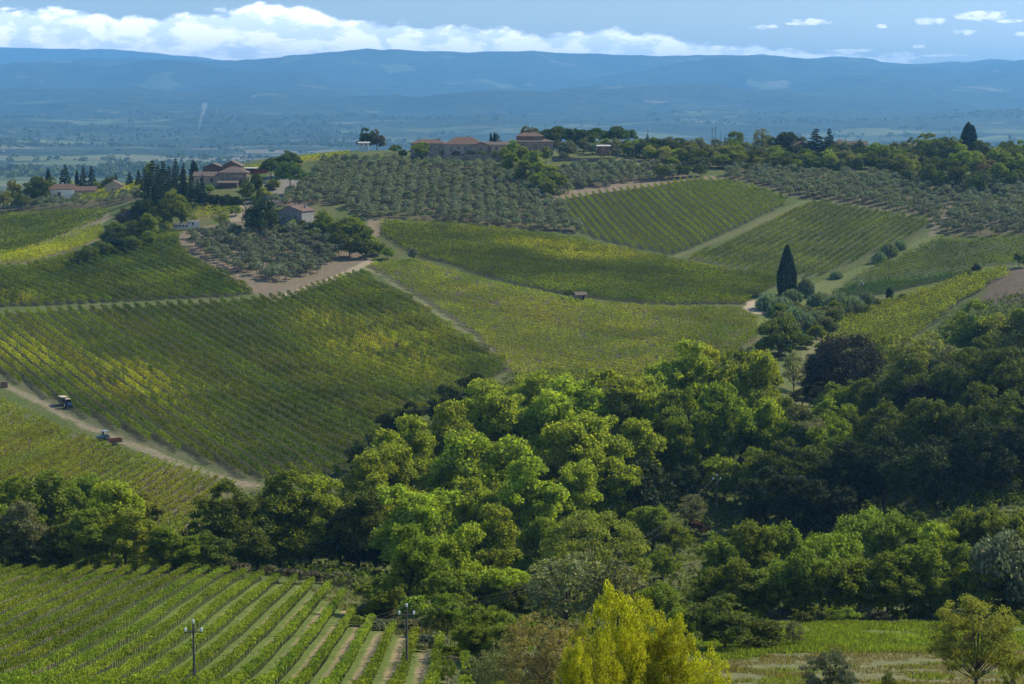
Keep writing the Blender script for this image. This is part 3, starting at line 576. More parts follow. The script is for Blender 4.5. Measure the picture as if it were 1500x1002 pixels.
def make_row(f, a, b, L):
    n = int(L * f['dens'] * (1.0 if f['size'] < 0.3 else 1.15)); n = max(n, 30)
    d = (b - a) / L; nn = np.array([-d[1], d[0]])
    t = rng.uniform(0, L, n)
    px, py = a[0] + d[0] * t, a[1] + d[1] * t
    # gaps and lumps along the row
    lump = vnoise(t / 1.1 + a[0], np.full(n, a[1]), 71) * 0.6 + vnoise(t / 3.7 + a[0], np.full(n, a[1]), 72) * 0.6
    hole = vnoise(t / 2.4 + a[0] * 3, np.full(n, a[1]), 73)
    kp = (hole > f['gap'] * 1.6) & (rng.random(n) < 0.35 + lump)
    t, px, py, lump = t[kp], px[kp], py[kp], lump[kp]; n = len(t)
    lat = rng.normal(size=n) * f['wd'] * (0.75 + 0.5 * lump)
    lat = np.clip(lat, -1.1, 1.1)
    x, y = px + nn[0] * lat, py + nn[1] * lat
    g0 = zf(px, py, False)
    h0, h1 = f['h']
    hh = h0 + (h1 - h0) * rng.beta(1.5, 1.15, n) * (0.82 + 0.36 * lump) 
    C = np.stack([x, y, g0 + hh], 1)
    V, Q_ = quads(C, f['size'], 0.5)
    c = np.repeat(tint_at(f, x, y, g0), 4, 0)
    return V, Q_, c
stuff = []
cnt = {}
for oi_, (sz, fk, ri, nr, a, b, L) in enumerate(ALLROWS):
    f = FIELDS[fk]
    V, Q_, c = make_row(f, a, b, L)
    if oi_ not in keep:
        stuff.append((V, Q_, c)); continue
    base = np.array([a[0], a[1], float(zf(a[0], a[1], False))])
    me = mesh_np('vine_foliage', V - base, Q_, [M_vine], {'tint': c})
    lab = '%s vine row counted from the %s of the %s' % (ordw(ri + 1), {'front': 'right', 'lower': 'right', 'hill': 'top right', 'upper': 'top', 'pale': 'top', 'middle': 'top', 'square': 'right', 'slope': 'top', 'east': 'top'}.get(fk, 'top'), f['name'])
    if 'trunks' in f:
        ro = link('vine_row', None, loc=base, label=lab, category='vine row', group='vine rows of the ' + f['name'])
        link('foliage', me, ro)
        tt = np.arange(0.3, L, f['trunks']); tt = tt + rng.uniform(-0.12, 0.12, len(tt)); d = (b - a) / L
        X_, Y2 = a[0] + d[0] * tt, a[1] + d[1] * tt; gz = zf(X_, Y2, False)
        post = (np.arange(len(tt)) % 5 == 0)
        top_ = np.where(post, f['h'][1] * 1.0, f['h'][0] + 0.25)
        lean = rng.normal(size=(len(tt), 2)) * 0.05 * (~post)[:, None]
        A_ = np.stack([X_, Y2, gz - 0.15], 1) - base
        B_ = np.stack([X_ + lean[:, 0], Y2 + lean[:, 1], gz + top_], 1) - base
        rr = 0.045 if fk == 'front' else 0.05
        V2, F2 = prisms(A_, B_, rr, rr * 0.85)
        # the cordon arm and wire that tie every stem and post of the row together
        k0 = np.arange(len(tt) - 1) * 8; k1 = k0 + 8
        F2 = np.concatenate([F2, np.stack([k0 + 5, k1 + 5, k1 + 7, k0 + 7], 1)])
        link('trellis', mesh_np('vine_trellis', V2, F2, [M_post]), ro)
    else:
        link('vine_row', me, loc=base, label=lab, category='vine row', group='vine rows of the ' + f['name'])
if stuff:
    V, Q_, _ = cat([(s[0], s[1], 0) for s in stuff]); c = np.concatenate([s[2] for s in stuff])
    link('distant_vine_rows', mesh_np('vine_mass', V, Q_, [M_vine], {'tint': c}), label='farthest and shortest vine rows of the upper slopes', category='vineyard', kind='stuff')
print('rows', len(ALLROWS), 'stuff', len(stuff))
# ---------------------------------------------------------------- tree shapes (built once, copied with shared meshes)
def clumps(cs, rs, per, size, r, flat=0.75, up=0.35, inner=0.12):
    cs = np.array(cs, float); rs = np.broadcast_to(np.array(rs, float), len(cs))
    n = (per * (rs / rs.mean()) ** 2).astype(int)
    I = np.repeat(np.arange(len(cs)), n)
    D = r.normal(size=(len(I), 3)); D[:, 2] = np.abs(D[:, 2]) * 0.9 - 0.25 * np.abs(r.normal(size=len(I))) ; D /= np.linalg.norm(D, axis=1)[:, None]
    rad = rs[I] * (0.62 + 0.45 * r.random(len(I)))
    k = r.random(len(I)) < inner; rad[k] *= 0.5
    P = cs[I] + D * rad[:, None] * np.array([1, 1, flat])
    sz = np.where(k, size * 1.9, size)
    return quads(P, sz, up, r, D * 0.9)
def shell(n, W_, H_, z0, r, lo=0.45, hi=0.92, bottom=-0.75, taper=0.0):
    out = []
    while len(out) < n:
        d = r.normal(size=3); d /= np.linalg.norm(d)
        if d[2] < bottom: continue
        f = lo + (hi - lo) * r.random() ** 0.6
        q = d * f
        zz = z0 + H_ * (0.5 + 0.5 * q[2]); t = (q[2] + 1) / 2
        wf = 1 - taper * t
        out.append((q[0] * W_ / 2 * wf, q[1] * W_ / 2 * wf, zz))
    return out
def limbs(cs, zt, rt, r, n=9, zf_=0.3):
    parts_ = []; H_ = max(c[2] for c in cs)
    top_ = np.array([r.normal() * 0.2, r.normal() * 0.2, H_ * 0.72])
    V, Q_ = prism((0, 0, -0.6), top_ * np.array([.5, .5, .5]), rt, rt * 0.6, 7); parts_.append((V, Q_, 0))
    V, Q_ = prism(top_ * .5, top_, rt * 0.6, rt * 0.2, 6); parts_.append((V, Q_, 0))
    for i in r.choice(len(cs), min(n, len(cs)), replace=False):
        c = np.array(cs[i]); s = np.array([0, 0, zt + (c[2] - zt) * zf_]) ; s[:2] = top_[:2] * s[2] / top_[2]
        V, Q_ = prism(s, c, rt * 0.32, rt * 0.08, 5); parts_.append((V, Q_, 0))
    V, Q_, _ = cat(parts_); return V, Q_
PRO = {}
def proto(key, crown_, trunk_):
    PRO[key] = (crown_, trunk_)
BASEM = leaf_mat('leaf_base', (0.09, 0.13, 0.03))
def mk(key, seed, W_, H_, z0, n, cr_, per, size, lo=0.45, hi=0.9, taper=0.0, flat=0.75, up=0.35, rt=0.28, nl=9, bottom=-0.75, inner=0.12, lobes=0):
    r = np.random.default_rng(seed)
    if lobes:
        main = shell(lobes, W_ * 0.80, (H_ - z0) * 0.84, z0 + (H_ - z0) * 0.06, r, 0.25, 1.0, bottom, taper); cs = list(shell(n // 5, W_ * .7, (H_ - z0) * .75, z0 + .5, r, 0.2, .8, bottom, taper))
        while len(cs) < n:
            m_ = main[r.integers(len(main))]; d_ = r.normal(size=3); d_ /= np.linalg.norm(d_)
            if d_[2] < -0.35: continue
            L_ = W_ * 0.17 * r.uniform(.75, 1.1); cs.append((m_[0] + d_[0] * L_, m_[1] + d_[1] * L_, m_[2] + d_[2] * L_ * 1.05))
        cs = cs[:n]
    else: cs = shell(n, W_, H_ - z0, z0, r, lo, hi, bottom, taper)
    rs = [cr_ * r.uniform(0.7, 1.3) for _ in cs]
    V, Q_ = clumps(cs, rs, per, size, r, flat, up, inner)
    tv, tf = limbs(cs, z0, rt, r, nl)
    proto(key, mesh_np('crown_' + key, V, Q_, [BASEM]), mesh_np('trunk_' + key, tv, tf, [M_bark]))
# size classes in metres: width, height.  leaf size follows the distance at which the kind stands
for i in range(4): mk('poplar%d' % i, 100 + i, 10, 15, 0.8, 190, 0.88, 78, 0.31, taper=0.18, rt=0.3, nl=14, flat=1.2, up=0.2, lobes=13)
for i in range(4): mk('oak%d' % i, 120 + i, 11, 12.5, 0.6, 180, 0.88, 74, 0.31, rt=0.3, flat=1.1, lobes=11)
for i in range(3): mk('robinia%d' % i, 140 + i, 9, 12.5, 0.5, 170, 0.70, 62, 0.26, taper=0.25, flat=1.2, rt=0.2, nl=14, lobes=11)
for i in range(3): mk('round%d' % i, 160 + i, 9, 8.5, 0.4, 46, 1.5, 90, 0.42, lo=0.6, hi=0.85, rt=0.25)
for i in range(3): mk('bush%d' % i, 170 + i, 4, 3.2, 0.0, 22, 0.8, 60, 0.32, rt=0.08, nl=6, bottom=-0.5)
for i in range(3): mk('olive%d' % i, 180 + i, 4.2, 4.1, 1.0, 17, 0.78, 30, 0.36, rt=0.17, nl=6, flat=0.8, bottom=-0.4)
for i in range(2): mk('open%d' % i, 190 + i, 9, 11, 1.0, 60, 1.1, 34, 0.34, rt=0.22, nl=30, taper=0.2)
mk('dome0', 200, 20, 19, 0.5, 170, 1.5, 95, 0.33, lo=0.75, hi=0.93, rt=0.45, nl=20)
mk('dense0', 201, 14, 16, 0.3, 70, 2.0, 120, 0.42, lo=0.7, hi=0.85, rt=0.4, flat=1.0)
mk('near0', 210, 10.5, 11.5, 0.5, 230, 0.52, 110, 0.135, taper=0.42, flat=1.3, up=0.1, rt=0.12, nl=44, lo=0.3, hi=1.0, inner=0.05)
mk('near4', 214, 10.5, 11.5, 0.5, 230, 0.52, 110, 0.135, taper=0.3, flat=1.3, up=0.1, rt=0.12, nl=44, lo=0.3, hi=1.0, inner=0.05)
mk('near1', 211, 7.6, 8.4, 1.6, 150, 0.55, 110, 0.12, flat=0.8, rt=0.2, nl=34, lo=0.45)
mk('near2', 212, 6, 4.4, 0.2, 80, 0.5, 100, 0.13, rt=0.09, nl=24, lo=0.35)
mk('near3', 213, 9.5, 9, 0.4, 130, 0.7, 60, 0.16, rt=0.12, nl=60, lo=0.4, taper=0.2)
def surf(key, prof_, n, size, seed, H_, Wd, upn=(0, 0, 0.6), rt=0.2, jit=0.12, trunk_h=None):
    """foliage laid over a profile of revolution: cypresses, firs, umbrella pines"""
    r = np.random.default_rng(seed)
    t = r.random(n) ; an = r.random(n) * 2 * math.pi
    pr = np.interp(t, [p[0] for p in prof_], [p[1] for p in prof_])
    wgt = r.random(n) < (pr / pr.max()) * 0.9 + 0.1
    t, an, pr = t[wgt], an[wgt], pr[wgt]; n = len(t)
    lump = 1 + jit * 2 * (vnoise(an * 2.2 + 50, t * 7, seed) - 0.5) + r.normal(size=n) * jit * 0.4
    rad = pr * Wd / 2 * lump * np.where(r.random(n) < 0.2, 0.7, 1)
    P = np.stack([np.cos(an) * rad, np.sin(an) * rad, t * H_], 1)
    Nn = np.stack([np.cos(an), np.sin(an), 0 * an + upn[2]], 1)
    V, Q_ = quads(P, size, 0.1, r, Nn * 1.2)
    tv, tf = prism((0, 0, -0.6), (0, 0, (trunk_h or H_ * 0.8)), rt, rt * 0.5, 7)
    proto(key, mesh_np('crown_' + key, V, Q_, [BASEM]), mesh_np('trunk_' + key, tv, tf, [M_bark]))
surf('cypress0', [(0, .2), (.04, .75), (.2, 1), (.45, .95), (.75, .6), (.93, .22), (1, 0.02)], 11000, 0.36, 300, 16, 4.6, jit=0.14)
surf('cypress1', [(0, .3), (.1, .8), (.5, 1), (.8, .7), (.95, .3), (1, 0.02)], 5000, 0.42, 301, 14, 3.0, jit=0.12)
surf('cypfar0', [(0, .5), (.2, .9), (.6, .9), (.9, .4), (1, 0.05)], 160, 1.3, 302, 14, 3.0, jit=0.16)
def fir(key, seed, H_, Wd, nw, size, droop=0.15, z0=0.08, gapp=0.35):
    r = np.random.default_rng(seed); PP = []; parts_ = []
    V, Q_ = prism((0, 0, -0.6), (0, 0, H_), 0.3, 0.04, 6); parts_.append((V, Q_, 0))
    for k in range(nw):
        t = z0 + (1 - z0) * k / nw; R_ = Wd / 2 * (1 - t) ** 0.75 * r.uniform(0.8, 1.1); nb_ = 7
        for j in range(nb_):
            an = r.random() * 6.28; L_ = R_ * r.uniform(0.7, 1.15); m_ = int(26 + L_ * 46)
            s = r.random(m_) ** 0.7 * L_
            P = np.stack([np.cos(an) * s, np.sin(an) * s, t * H_ + 0.12 * s - droop * s * s / max(R_, .1)], 1)
            P += r.normal(size=(m_, 3)) * np.array([0.16, 0.16, 0.09]) * (0.5 + s[:, None] * 0.35)
            PP.append(P)
            V, Q_ = prism((0, 0, t * H_), (math.cos(an) * L_ * .8, math.sin(an) * L_ * .8, t * H_), 0.05, 0.02, 3); 
    V, Q_ = quads(np.concatenate(PP), size, 0.8, r)
    tv, tf, _ = cat(parts_)
    proto(key, mesh_np('crown_' + key, V, Q_, [BASEM]), mesh_np('trunk_' + key, tv, tf, [M_bark]))
fir('cedar0', 310, 15, 11, 15, 0.48, droop=-0.02)
fir('cedar1', 311, 15, 9, 17, 0.48, droop=0.05)
fir('fir0', 312, 15, 6.5, 20, 0.42)
def umbrella(key, seed, H_, Wd):
    r = np.random.default_rng(seed); cs = []; n = 70
    for _ in range(n):
        a_ = r.random() * 6.28; q = math.sqrt(r.random()) * 0.88
        cs.append((math.cos(a_) * q * Wd / 2, math.sin(a_) * q * Wd / 2, H_ * (0.40 + 0.48 * (1 - q * q) * r.random() ** 0.6) + r.normal() * 0.15))
    V, Q_ = clumps(cs, [1.25 * r.uniform(.8, 1.2) for _ in cs], 100, 0.42, r, 0.7, 0.6)
    tv, tf = limbs(cs, H_ * 0.4, 0.35, r, 14, 0.1)
    proto(key, mesh_np('crown_' + key, V, Q_, [BASEM]), mesh_np('trunk_' + key, tv, tf, [M_bark]))
umbrella('pine0', 320, 11, 12); umbrella('pine1', 321, 11, 10)
def reeds(key, seed, W_, H_, n):
    r = np.random.default_rng(seed)
    a_ = r.random(n) * 6.28; q = np.sqrt(r.random(n)) * W_ / 2
    x, y = np.cos(a_) * q, np.sin(a_) * q; h = 1.25 * H_ * r.uniform(.45, 1.0, n) * (1 - 0.45 * (q / (W_ / 2)) ** 2)
    lean = r.normal(size=(n, 2)) * 0.35; wv = r.normal(size=(n, 2)); wv /= np.linalg.norm(wv, axis=1)[:, None]; wv *= 0.10
    z0 = 0 * h
    A_ = np.stack([x - wv[:, 0], y - wv[:, 1], z0], 1); B_ = np.stack([x + wv[:, 0], y + wv[:, 1], z0], 1)
    C_ = np.stack([x + lean[:, 0] + wv[:, 0] * .6, y + lean[:, 1] + wv[:, 1] * .6, h], 1); D_ = np.stack([x + lean[:, 0] - wv[:, 0] * .6, y + lean[:, 1] - wv[:, 1] * .6, h * .97], 1)
    V = np.stack([A_, B_, C_, D_], 1).reshape(-1, 3)
    Pq = np.stack([x + lean[:, 0] * .8, y + lean[:, 1] * .8, h * .8], 1)
    V2, Q2 = quads(Pq, 0.42, 0.4, r)
    V, Q_, _ = cat([(V, np.arange(4 * n).reshape(n, 4), 0), (V2, Q2, 0)])
    PRO[key] = (mesh_np('reed_' + key, V, Q_, [BASEM]), None)
reeds('reed0', 330, 6, 3.4, 1500); reeds('reed1', 331, 5, 3.8, 1300)
# ---------------------------------------------------------------- leaf colours by species
LM = {}
def lm(k, c, **kw): LM[k] = leaf_mat('leaf_' + k, c, **kw)
lm('bright', (0.31, 0.36, 0.045), trans=0.5, hue=0.012)
lm('mid', (0.19, 0.235, 0.028), hue=0.012)
lm('feather', (0.185, 0.225, 0.035), hue=0.01)
lm('domeleaf', (0.23, 0.25, 0.055), hue=0.0)
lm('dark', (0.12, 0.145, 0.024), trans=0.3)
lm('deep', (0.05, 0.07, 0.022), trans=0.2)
lm('purple', (0.050, 0.044, 0.034), trans=0.2)
lm('olive', (0.19, 0.21, 0.12), trans=0.25, tcol=(1.1, 1.15, .8))
lm('willow', (0.20, 0.205, 0.10), trans=0.35)
lm('yellow', (0.40, 0.395, 0.028), trans=0.5, hue=0.0)
lm('gold', (0.27, 0.275, 0.06), trans=0.4, hue=0.004)
lm('tan', (0.25, 0.20, 0.09), trans=0.35)
lm('brown', (0.13, 0.12, 0.07), trans=0.2)
lm('red', (0.14, 0.075, 0.05), trans=0.3)
lm('pine', (0.09, 0.14, 0.03), trans=0.25)
lm('cypress', (0.022, 0.038, 0.016), trans=0.1, vary=0.5)
lm('fir', (0.035, 0.058, 0.030), trans=0.15)
lm('reed', (0.19, 0.24, 0.12), trans=0.35, tcol=(1.1, 1.15, .8))
lm('lime', (0.23, 0.285, 0.04), trans=0.45)
SZ = dict(poplar=(10, 15), oak=(11, 12.5), robinia=(9, 12.5), round=(9, 8.5), bush=(4, 3.2), olive=(4.2, 4.1), open=(9, 11), dome=(20, 19), dense=(14, 16),
          near=(10.5, 11.5), cypress=(4.6, 16), cypfar=(3, 14), cedar=(11, 15), fir=(6.5, 15), pine=(12, 11), reed=(6, 3.4))
SZX = {'cypress1': (3.0, 14), 'cedar1': (9, 15), 'pine1': (10, 11), 'near1': (7.6, 8.4), 'near2': (6, 4.4), 'near3': (9.5, 9), 'reed1': (5, 3.8)}
NV = dict(poplar=4, oak=4, robinia=3, round=3, bush=3, olive=3, open=2, dome=1, dense=1)
KNAME = dict(poplar='poplar_tree', oak='oak_tree', robinia='locust_tree', round='evergreen_oak', bush='bush', olive='olive_tree', open='sparse_tree', dome='domed_tree',
             dense='evergreen_tree', near='broadleaf_tree', cypress='cypress_tree', cypfar='cypress_tree', cedar='cedar_tree', fir='fir_tree', pine='umbrella_pine', reed='reed_clump')
placed = []
def put(shape, colour, x, y, W_, H_, label, group=None, name=None, cat_=None, sink=0.2, one=False):
    key = shape
    base = shape.rstrip('0123456789')
    if shape == base: key = base + str(random.randrange(NV.get(base, 1)))
    cm, tm = PRO[key]; w0, h0 = SZX.get(key, SZ[base])
    z = float(zf(x, y)) - sink
    sx, sz = W_ / w0, H_ / h0
    name = name or KNAME[base]
    cat_ = cat_ or ('bush' if 'bush' in name or 'shrub' in name else 'reeds' if base == 'reed' else 'tree')
    pr = dict(label=label, category=cat_)
    if group: pr['group'] = group
    rz = random.uniform(0, 6.28)
    if tm is None or one:
        o = link(name, cm, loc=(x, y, z), rz=rz, sc=(sx, sx, sz), **pr); c_ = o
    else:
        o = link(name, None, loc=(x, y, z), rz=rz, sc=(sx, sx, sz), **pr)
        c_ = link('crown', cm, o)
        link('trunk', tm, o)
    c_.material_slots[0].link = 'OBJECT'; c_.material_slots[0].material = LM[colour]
    return o
def tr(u, vt, wpx, hpx, shape, colour, label, group=None, name=None, y0=190.0, y1=1200.0, **kw):
    """a tree whose crown stands wpx wide with its top at (u, vt); its foot is on the ground hpx lower"""
    x, y, z = hit(u, vt + hpx, y0, y1)
    s = y / F
    placed.append((u, vt, wpx))
    return put(shape, colour, x, y, wpx * s, hpx * s * 1.02, label, group, name, **kw)
LOCW = {}
def series(lst, colour, shape, groupname, what, asp=1.3, side='left', wmul=1.0, vmax=2000):
    """a stand of similar trees: labels count them from one side"""
    l2 = sorted(lst, key=lambda t: t[0] if side == 'left' else -t[0])
    for i, t in enumerate(l2):
        u, vt, wp = t[:3]
        co = t[3] if len(t) > 3 and t[3] else colour
        sh = t[4] if len(t) > 4 and t[4] else shape
        hp = t[5] if len(t) > 5 else wp * asp
        what_ = what.replace('%', {'bright': 'light green', 'mid': 'mid green', 'dark': 'dark green', 'deep': 'very dark', 'feather': 'feathery green', 'yellow': 'yellow', 'gold': 'golden', 'tan': 'tan',
                                   'brown': 'brownish', 'willow': 'grey green', 'olive': 'silvery', 'lime': 'yellow green', 'red': 'reddish', 'purple': 'dark purplish', 'pine': 'green', 'cypress': 'dark', 'fir': 'dark bluish', 'reed': 'pale green'}[co])
        wp = wp * wmul; hp = min(hp, max(vmax - vt, 20))
        tr(u, vt, wp, hp, sh, co, '%s, %s from the left' % (what_, ordw(i + 1)), groupname)
# left belt at the foot of the lower vineyard
series([(-25, 705, 90), (22, 698, 90), (70, 690, 95), (118, 688, 85), (165, 690, 100, 'bright'), (212, 722, 62, 'gold'), (40, 735, 85, 'willow'), (135, 735, 90), (185, 745, 80, 'bright'),
        (238, 762, 62), (283, 778, 60), (95, 760, 80, 'dark'), (5, 770, 80, 'dark'), (330, 712, 105, 'dark', 'oak'), (378, 716, 90, 'dark'), (425, 690, 105, 'mid'), (478, 684, 95, 'bright'), (305, 770, 70, 'dark'),
        (360, 765, 80, 'dark'), (410, 755, 90, 'mid'), (455, 745, 90), (525, 708, 95, 'dark'), (500, 755, 90, 'deep'), (550, 770, 85, 'deep')],
       'mid', 'poplar', 'trees of the belt behind the front vineyard', '% leafy tree of the belt behind the front vineyard', 1.4, wmul=1.15, vmax=838)
# bright wood in the middle
series([(560, 612, 100), (602, 612, 90), (545, 650, 90), (640, 690, 95), (600, 690, 100), (690, 682, 95), (738, 690, 80), (700, 560, 95), (655, 590, 90), (745, 560, 100), (800, 556, 105), (850, 528, 95), (905, 522, 95), (948, 540, 80),
        (970, 520, 70), (1010, 502, 90), (1052, 500, 90, 'mid', 'oak'), (1095, 512, 90, 'bright', 'oak'), (1128, 558, 75, 'mid', 'oak'), (1038, 492, 50, 'yellow'), (1060, 560, 90, 'mid', 'oak'), (1110, 580, 70, 'bright', 'oak'), (700, 620, 110), (760, 610, 110), (820, 600, 110),
        (880, 590, 105), (935, 602, 80), (650, 660, 80), (780, 670, 105), (840, 665, 95), (905, 655, 80), (720, 740, 90), (660, 745, 95), (600, 750, 95, 'mid'), (790, 745, 75, 'mid'), (722, 542, 70), (772, 536, 80), (815, 540, 70), (690, 575, 60), (985, 560, 80, 'mid'), (1000, 600, 70, 'mid'), (630, 640, 60), (1020, 580, 60)],
       'bright', 'poplar', 'poplars of the bright middle wood', '% poplar of the bright middle wood', 1.6, wmul=1.18)
series([(600, 592, 55), (640, 575, 50), (575, 598, 45), (690, 545, 50), (660, 560, 40), (530, 660, 40), (520, 650, 40, 'deep')], 'deep', 'oak', 'dark trees on the upper edge of the middle wood', '% low tree on the upper edge of the middle wood', 1.0)
# second rank right of the bright wood
series([(880, 688, 65, 'lime', 'round'), (938, 672, 90, 'deep', 'round'), (985, 640, 62, 'dark'), (1000, 672, 60, 'deep'), (1045, 625, 60), (1085, 605, 70), (1130, 612, 75), (1170, 600, 80, 'willow'), (1215, 610, 85), (1060, 665, 60, 'lime', 'round'), (1100, 660, 70, 'mid'), (1150, 650, 85, 'dark'),
        (1195, 655, 90, 'dark'), (1240, 655, 95, 'deep'), (1120, 690, 80, 'deep'), (1165, 690, 90, 'deep'), (1210, 690, 90, 'deep'), (900, 720, 55, 'lime', 'round'), (955, 728, 75, 'lime', 'robinia'), (988, 750, 60, 'lime', 'robinia'), (1012, 722, 46, 'willow', 'open'), (1030, 645, 50, 'mid'), (840, 715, 60, 'bright'), (860, 700, 50, 'mid')],
       'mid', 'oak', 'trees of the dip right of the bright wood', '% tree of the dip right of the bright wood', 1.15, wmul=1.15)
# the wood on the right slope
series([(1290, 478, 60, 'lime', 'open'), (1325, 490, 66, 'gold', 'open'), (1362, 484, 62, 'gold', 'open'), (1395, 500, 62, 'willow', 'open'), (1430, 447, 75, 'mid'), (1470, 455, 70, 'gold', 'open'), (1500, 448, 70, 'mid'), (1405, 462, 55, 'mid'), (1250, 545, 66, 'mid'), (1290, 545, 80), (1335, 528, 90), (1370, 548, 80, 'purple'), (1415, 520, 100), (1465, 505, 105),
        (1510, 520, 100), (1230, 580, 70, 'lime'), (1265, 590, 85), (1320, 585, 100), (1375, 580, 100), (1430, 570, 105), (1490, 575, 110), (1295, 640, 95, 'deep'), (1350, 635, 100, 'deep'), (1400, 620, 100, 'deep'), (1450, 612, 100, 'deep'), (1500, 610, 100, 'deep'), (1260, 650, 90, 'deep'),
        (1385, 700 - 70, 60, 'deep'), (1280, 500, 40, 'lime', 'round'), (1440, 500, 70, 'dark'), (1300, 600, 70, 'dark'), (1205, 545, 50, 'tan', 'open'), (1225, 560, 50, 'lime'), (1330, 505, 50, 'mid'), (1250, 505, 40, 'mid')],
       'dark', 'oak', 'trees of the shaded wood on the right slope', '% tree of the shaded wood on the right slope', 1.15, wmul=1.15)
# the locust wood in the lower right
series([(1055, 765, 80), (1095, 740, 95), (1140, 745, 90), (1080, 800, 100), (1130, 800, 95), (1180, 770, 95), (1225, 745, 90, 'lime'), (1262, 715, 90, 'lime'), (1300, 722, 85), (1175, 830, 85), (1215, 815, 90), (1258, 790, 95), (1300, 790, 95), (1345, 775, 85), (1275, 835, 80), (1325, 830, 85), (1370, 745, 80, 'bright'), (1405, 725, 85),
        (1445, 722, 90), (1490, 730, 90), (1365, 835, 75, 'mid'), (1430, 812, 118, 'mid', 'oak'), (1400, 775, 80), (1470, 770, 90, 'olive', 'round'), (1505, 790, 90, 'olive', 'round'), (1480, 850, 80, 'dark'), (1035, 835, 70), (1235, 770, 70), (1110, 845, 70), (1340, 735, 60, 'dark')],
       'feather', 'robinia', 'locust trees of the lower right wood', '% locust tree of the lower right wood', 1.5, wmul=1.12, vmax=904)
# lower middle, between the front vineyard and the meadow
series([(560, 838, 60, 'lime', 'oak'), (610, 836, 55, 'mid', 'oak'), (660, 818, 85), (702, 830, 70), (735, 815, 85, 'bright'), (770, 835, 70, 'dark'), (705, 868, 90), (745, 880, 85), (655, 868, 60, 'mid', 'oak'), (690, 905, 60, 'mid'), (800, 800, 60, 'mid'), (970, 840, 80, 'feather'), (1000, 880, 60, 'mid'), (970, 790, 60, 'mid'), (610, 870, 45, 'lime', 'bush'), (640, 890, 40, 'gold', 'bush'), (930, 900, 70, 'mid')],
       'feather', 'robinia', 'trees between the front vineyard and the meadow', '% tree between the front vineyard and the meadow', 1.12, wmul=1.15)
tr(872, 745, 165, 155, 'dome0', 'domeleaf', 'great domed olive yellow tree at the middle of the lower wood')
tr(828, 800, 150, 125, 'open0', 'willow', 'sparse grey green tree before the great domed tree')
tr(905, 815, 110, 110, 'open1', 'willow', 'sparse greyish tree right below the great domed tree')
tr(1062, 875, 120, 78, 'oak1', 'dark', 'dark round tree on the left edge of the meadow')
tr(1112, 905, 75, 45, 'round0', 'dark', 'low dark bush on the meadow edge beside the round tree', name='bush')
tr(1163, 905, 36, 42, 'open0', 'willow', 'small grey green tree alone on the meadow')
tr(1020, 762, 34, 22, 'bush1', 'red', 'reddish shrub at the foot of the pole in the dip', name='shrub')
# hedge behind the front vineyard
series([(348, 822, 42, 'brown'), (395, 826, 34, 'willow'), (425, 830, 50, 'brown'), (462, 834, 40, 'brown'), (500, 836, 44, 'willow'), (545, 850, 46, 'lime'), (520, 845, 36, 'willow'), (575, 856, 40, 'mid'), (38, 815, 44, 'brown'), (88, 790, 34, 'willow', 'bush', 40), (78, 818, 26, 'mid'), (300, 822, 36, 'dark'), (250, 815, 40, 'willow'), (200, 815, 36, 'dark'), (150, 812, 34, 'dark'), (600, 905, 44, 'willow'), (570, 885, 40, 'willow'), (630, 925, 46, 'olive'),
        (590, 870, 38, 'gold'), (660, 945, 40, 'mid'), (545, 880, 46, 'olive'), (700, 955, 40, 'lime'), (610, 940, 30, 'willow'), (735, 945, 44, 'willow'), (560, 905, 36, 'olive'), (625, 900, 50, 'willow'), (525, 900, 34, 'mid')],
       'willow', 'bush', 'shrubs along the edge of the front vineyard', '% shrub on the edge of the front vineyard', 0.5)
series([(1060 + i * 23, 886 + (i * 7) % 9, 26 + (i * 11) % 10, ['dark', 'mid', 'lime', 'willow', 'brown', 'dark'][i % 6]) for i in range(20)], 'mid', 'bush', 'scrub at the foot of the locust wood', '% scrub bush at the foot of the locust wood', 0.6)
rr2 = random.Random(5)
def fill(P, n_, wr, colours, shapes, group, what, gap_, asp=0.95):
    us = [p[0] for p in P]; vs = [p[1] for p in P]; got = []; Pn = np.array(P, float); t = 0
    while len(got) < n_ and t < 6000:
        t += 1; u, v = rr2.uniform(min(us), max(us)), rr2.uniform(min(vs), max(vs))
        if not inpoly(Pn, np.array([u]), np.array([v]))[0]: continue
        if any(abs(u - q[0]) < gap_ and abs(v - q[1]) < gap_ * 0.35 for q in got): continue
        got.append((u, v))
    lst = []
    for u, v in got:
        w_ = rr2.uniform(*wr); lst.append((u, v - w_ * asp, w_, rr2.choice(colours), rr2.choice(shapes), w_ * asp))
    series(lst, colours[0], shapes[0], group, what, asp)
fill([(925, 226), (1000, 228), (1120, 236), (1250, 240), (1345, 244), (1345, 258), (1200, 250), (1060, 250), (960, 246)], 70, (16, 27), ['dark', 'mid', 'dark', 'willow', 'gold', 'lime', 'deep'], ['round', 'oak', 'round'], 'hedge band under the right crest', '% tree of the hedge band under the right crest', 10)
fill([(1345, 236), (1400, 228), (1740, 232), (1740, 268), (1440, 268), (1352, 262)], 26, (28, 42), ['dark', 'mid', 'mid', 'deep'], ['oak', 'round'], 'wood below the fat cypress', '% tree of the wood below the fat cypress', 17)
fill([(820, 222), (930, 218), (1100, 216), (1340, 222), (1340, 230), (1100, 228), (930, 232), (820, 236)], 44, (14, 24), ['olive', 'dark', 'mid', 'olive', 'willow'], ['round', 'oak'], 'low trees strung along the crest', '% low tree strung along the crest', 12)
fill([(1145, 455), (1235, 455), (1225, 480), (1212, 505), (1175, 500), (1120, 500)], 16, (20, 32), ['mid', 'dark', 'willow', 'reed'], ['round', 'bush'], 'brush in the ditch below the cypress', '% brush in the ditch below the cypress', 14)
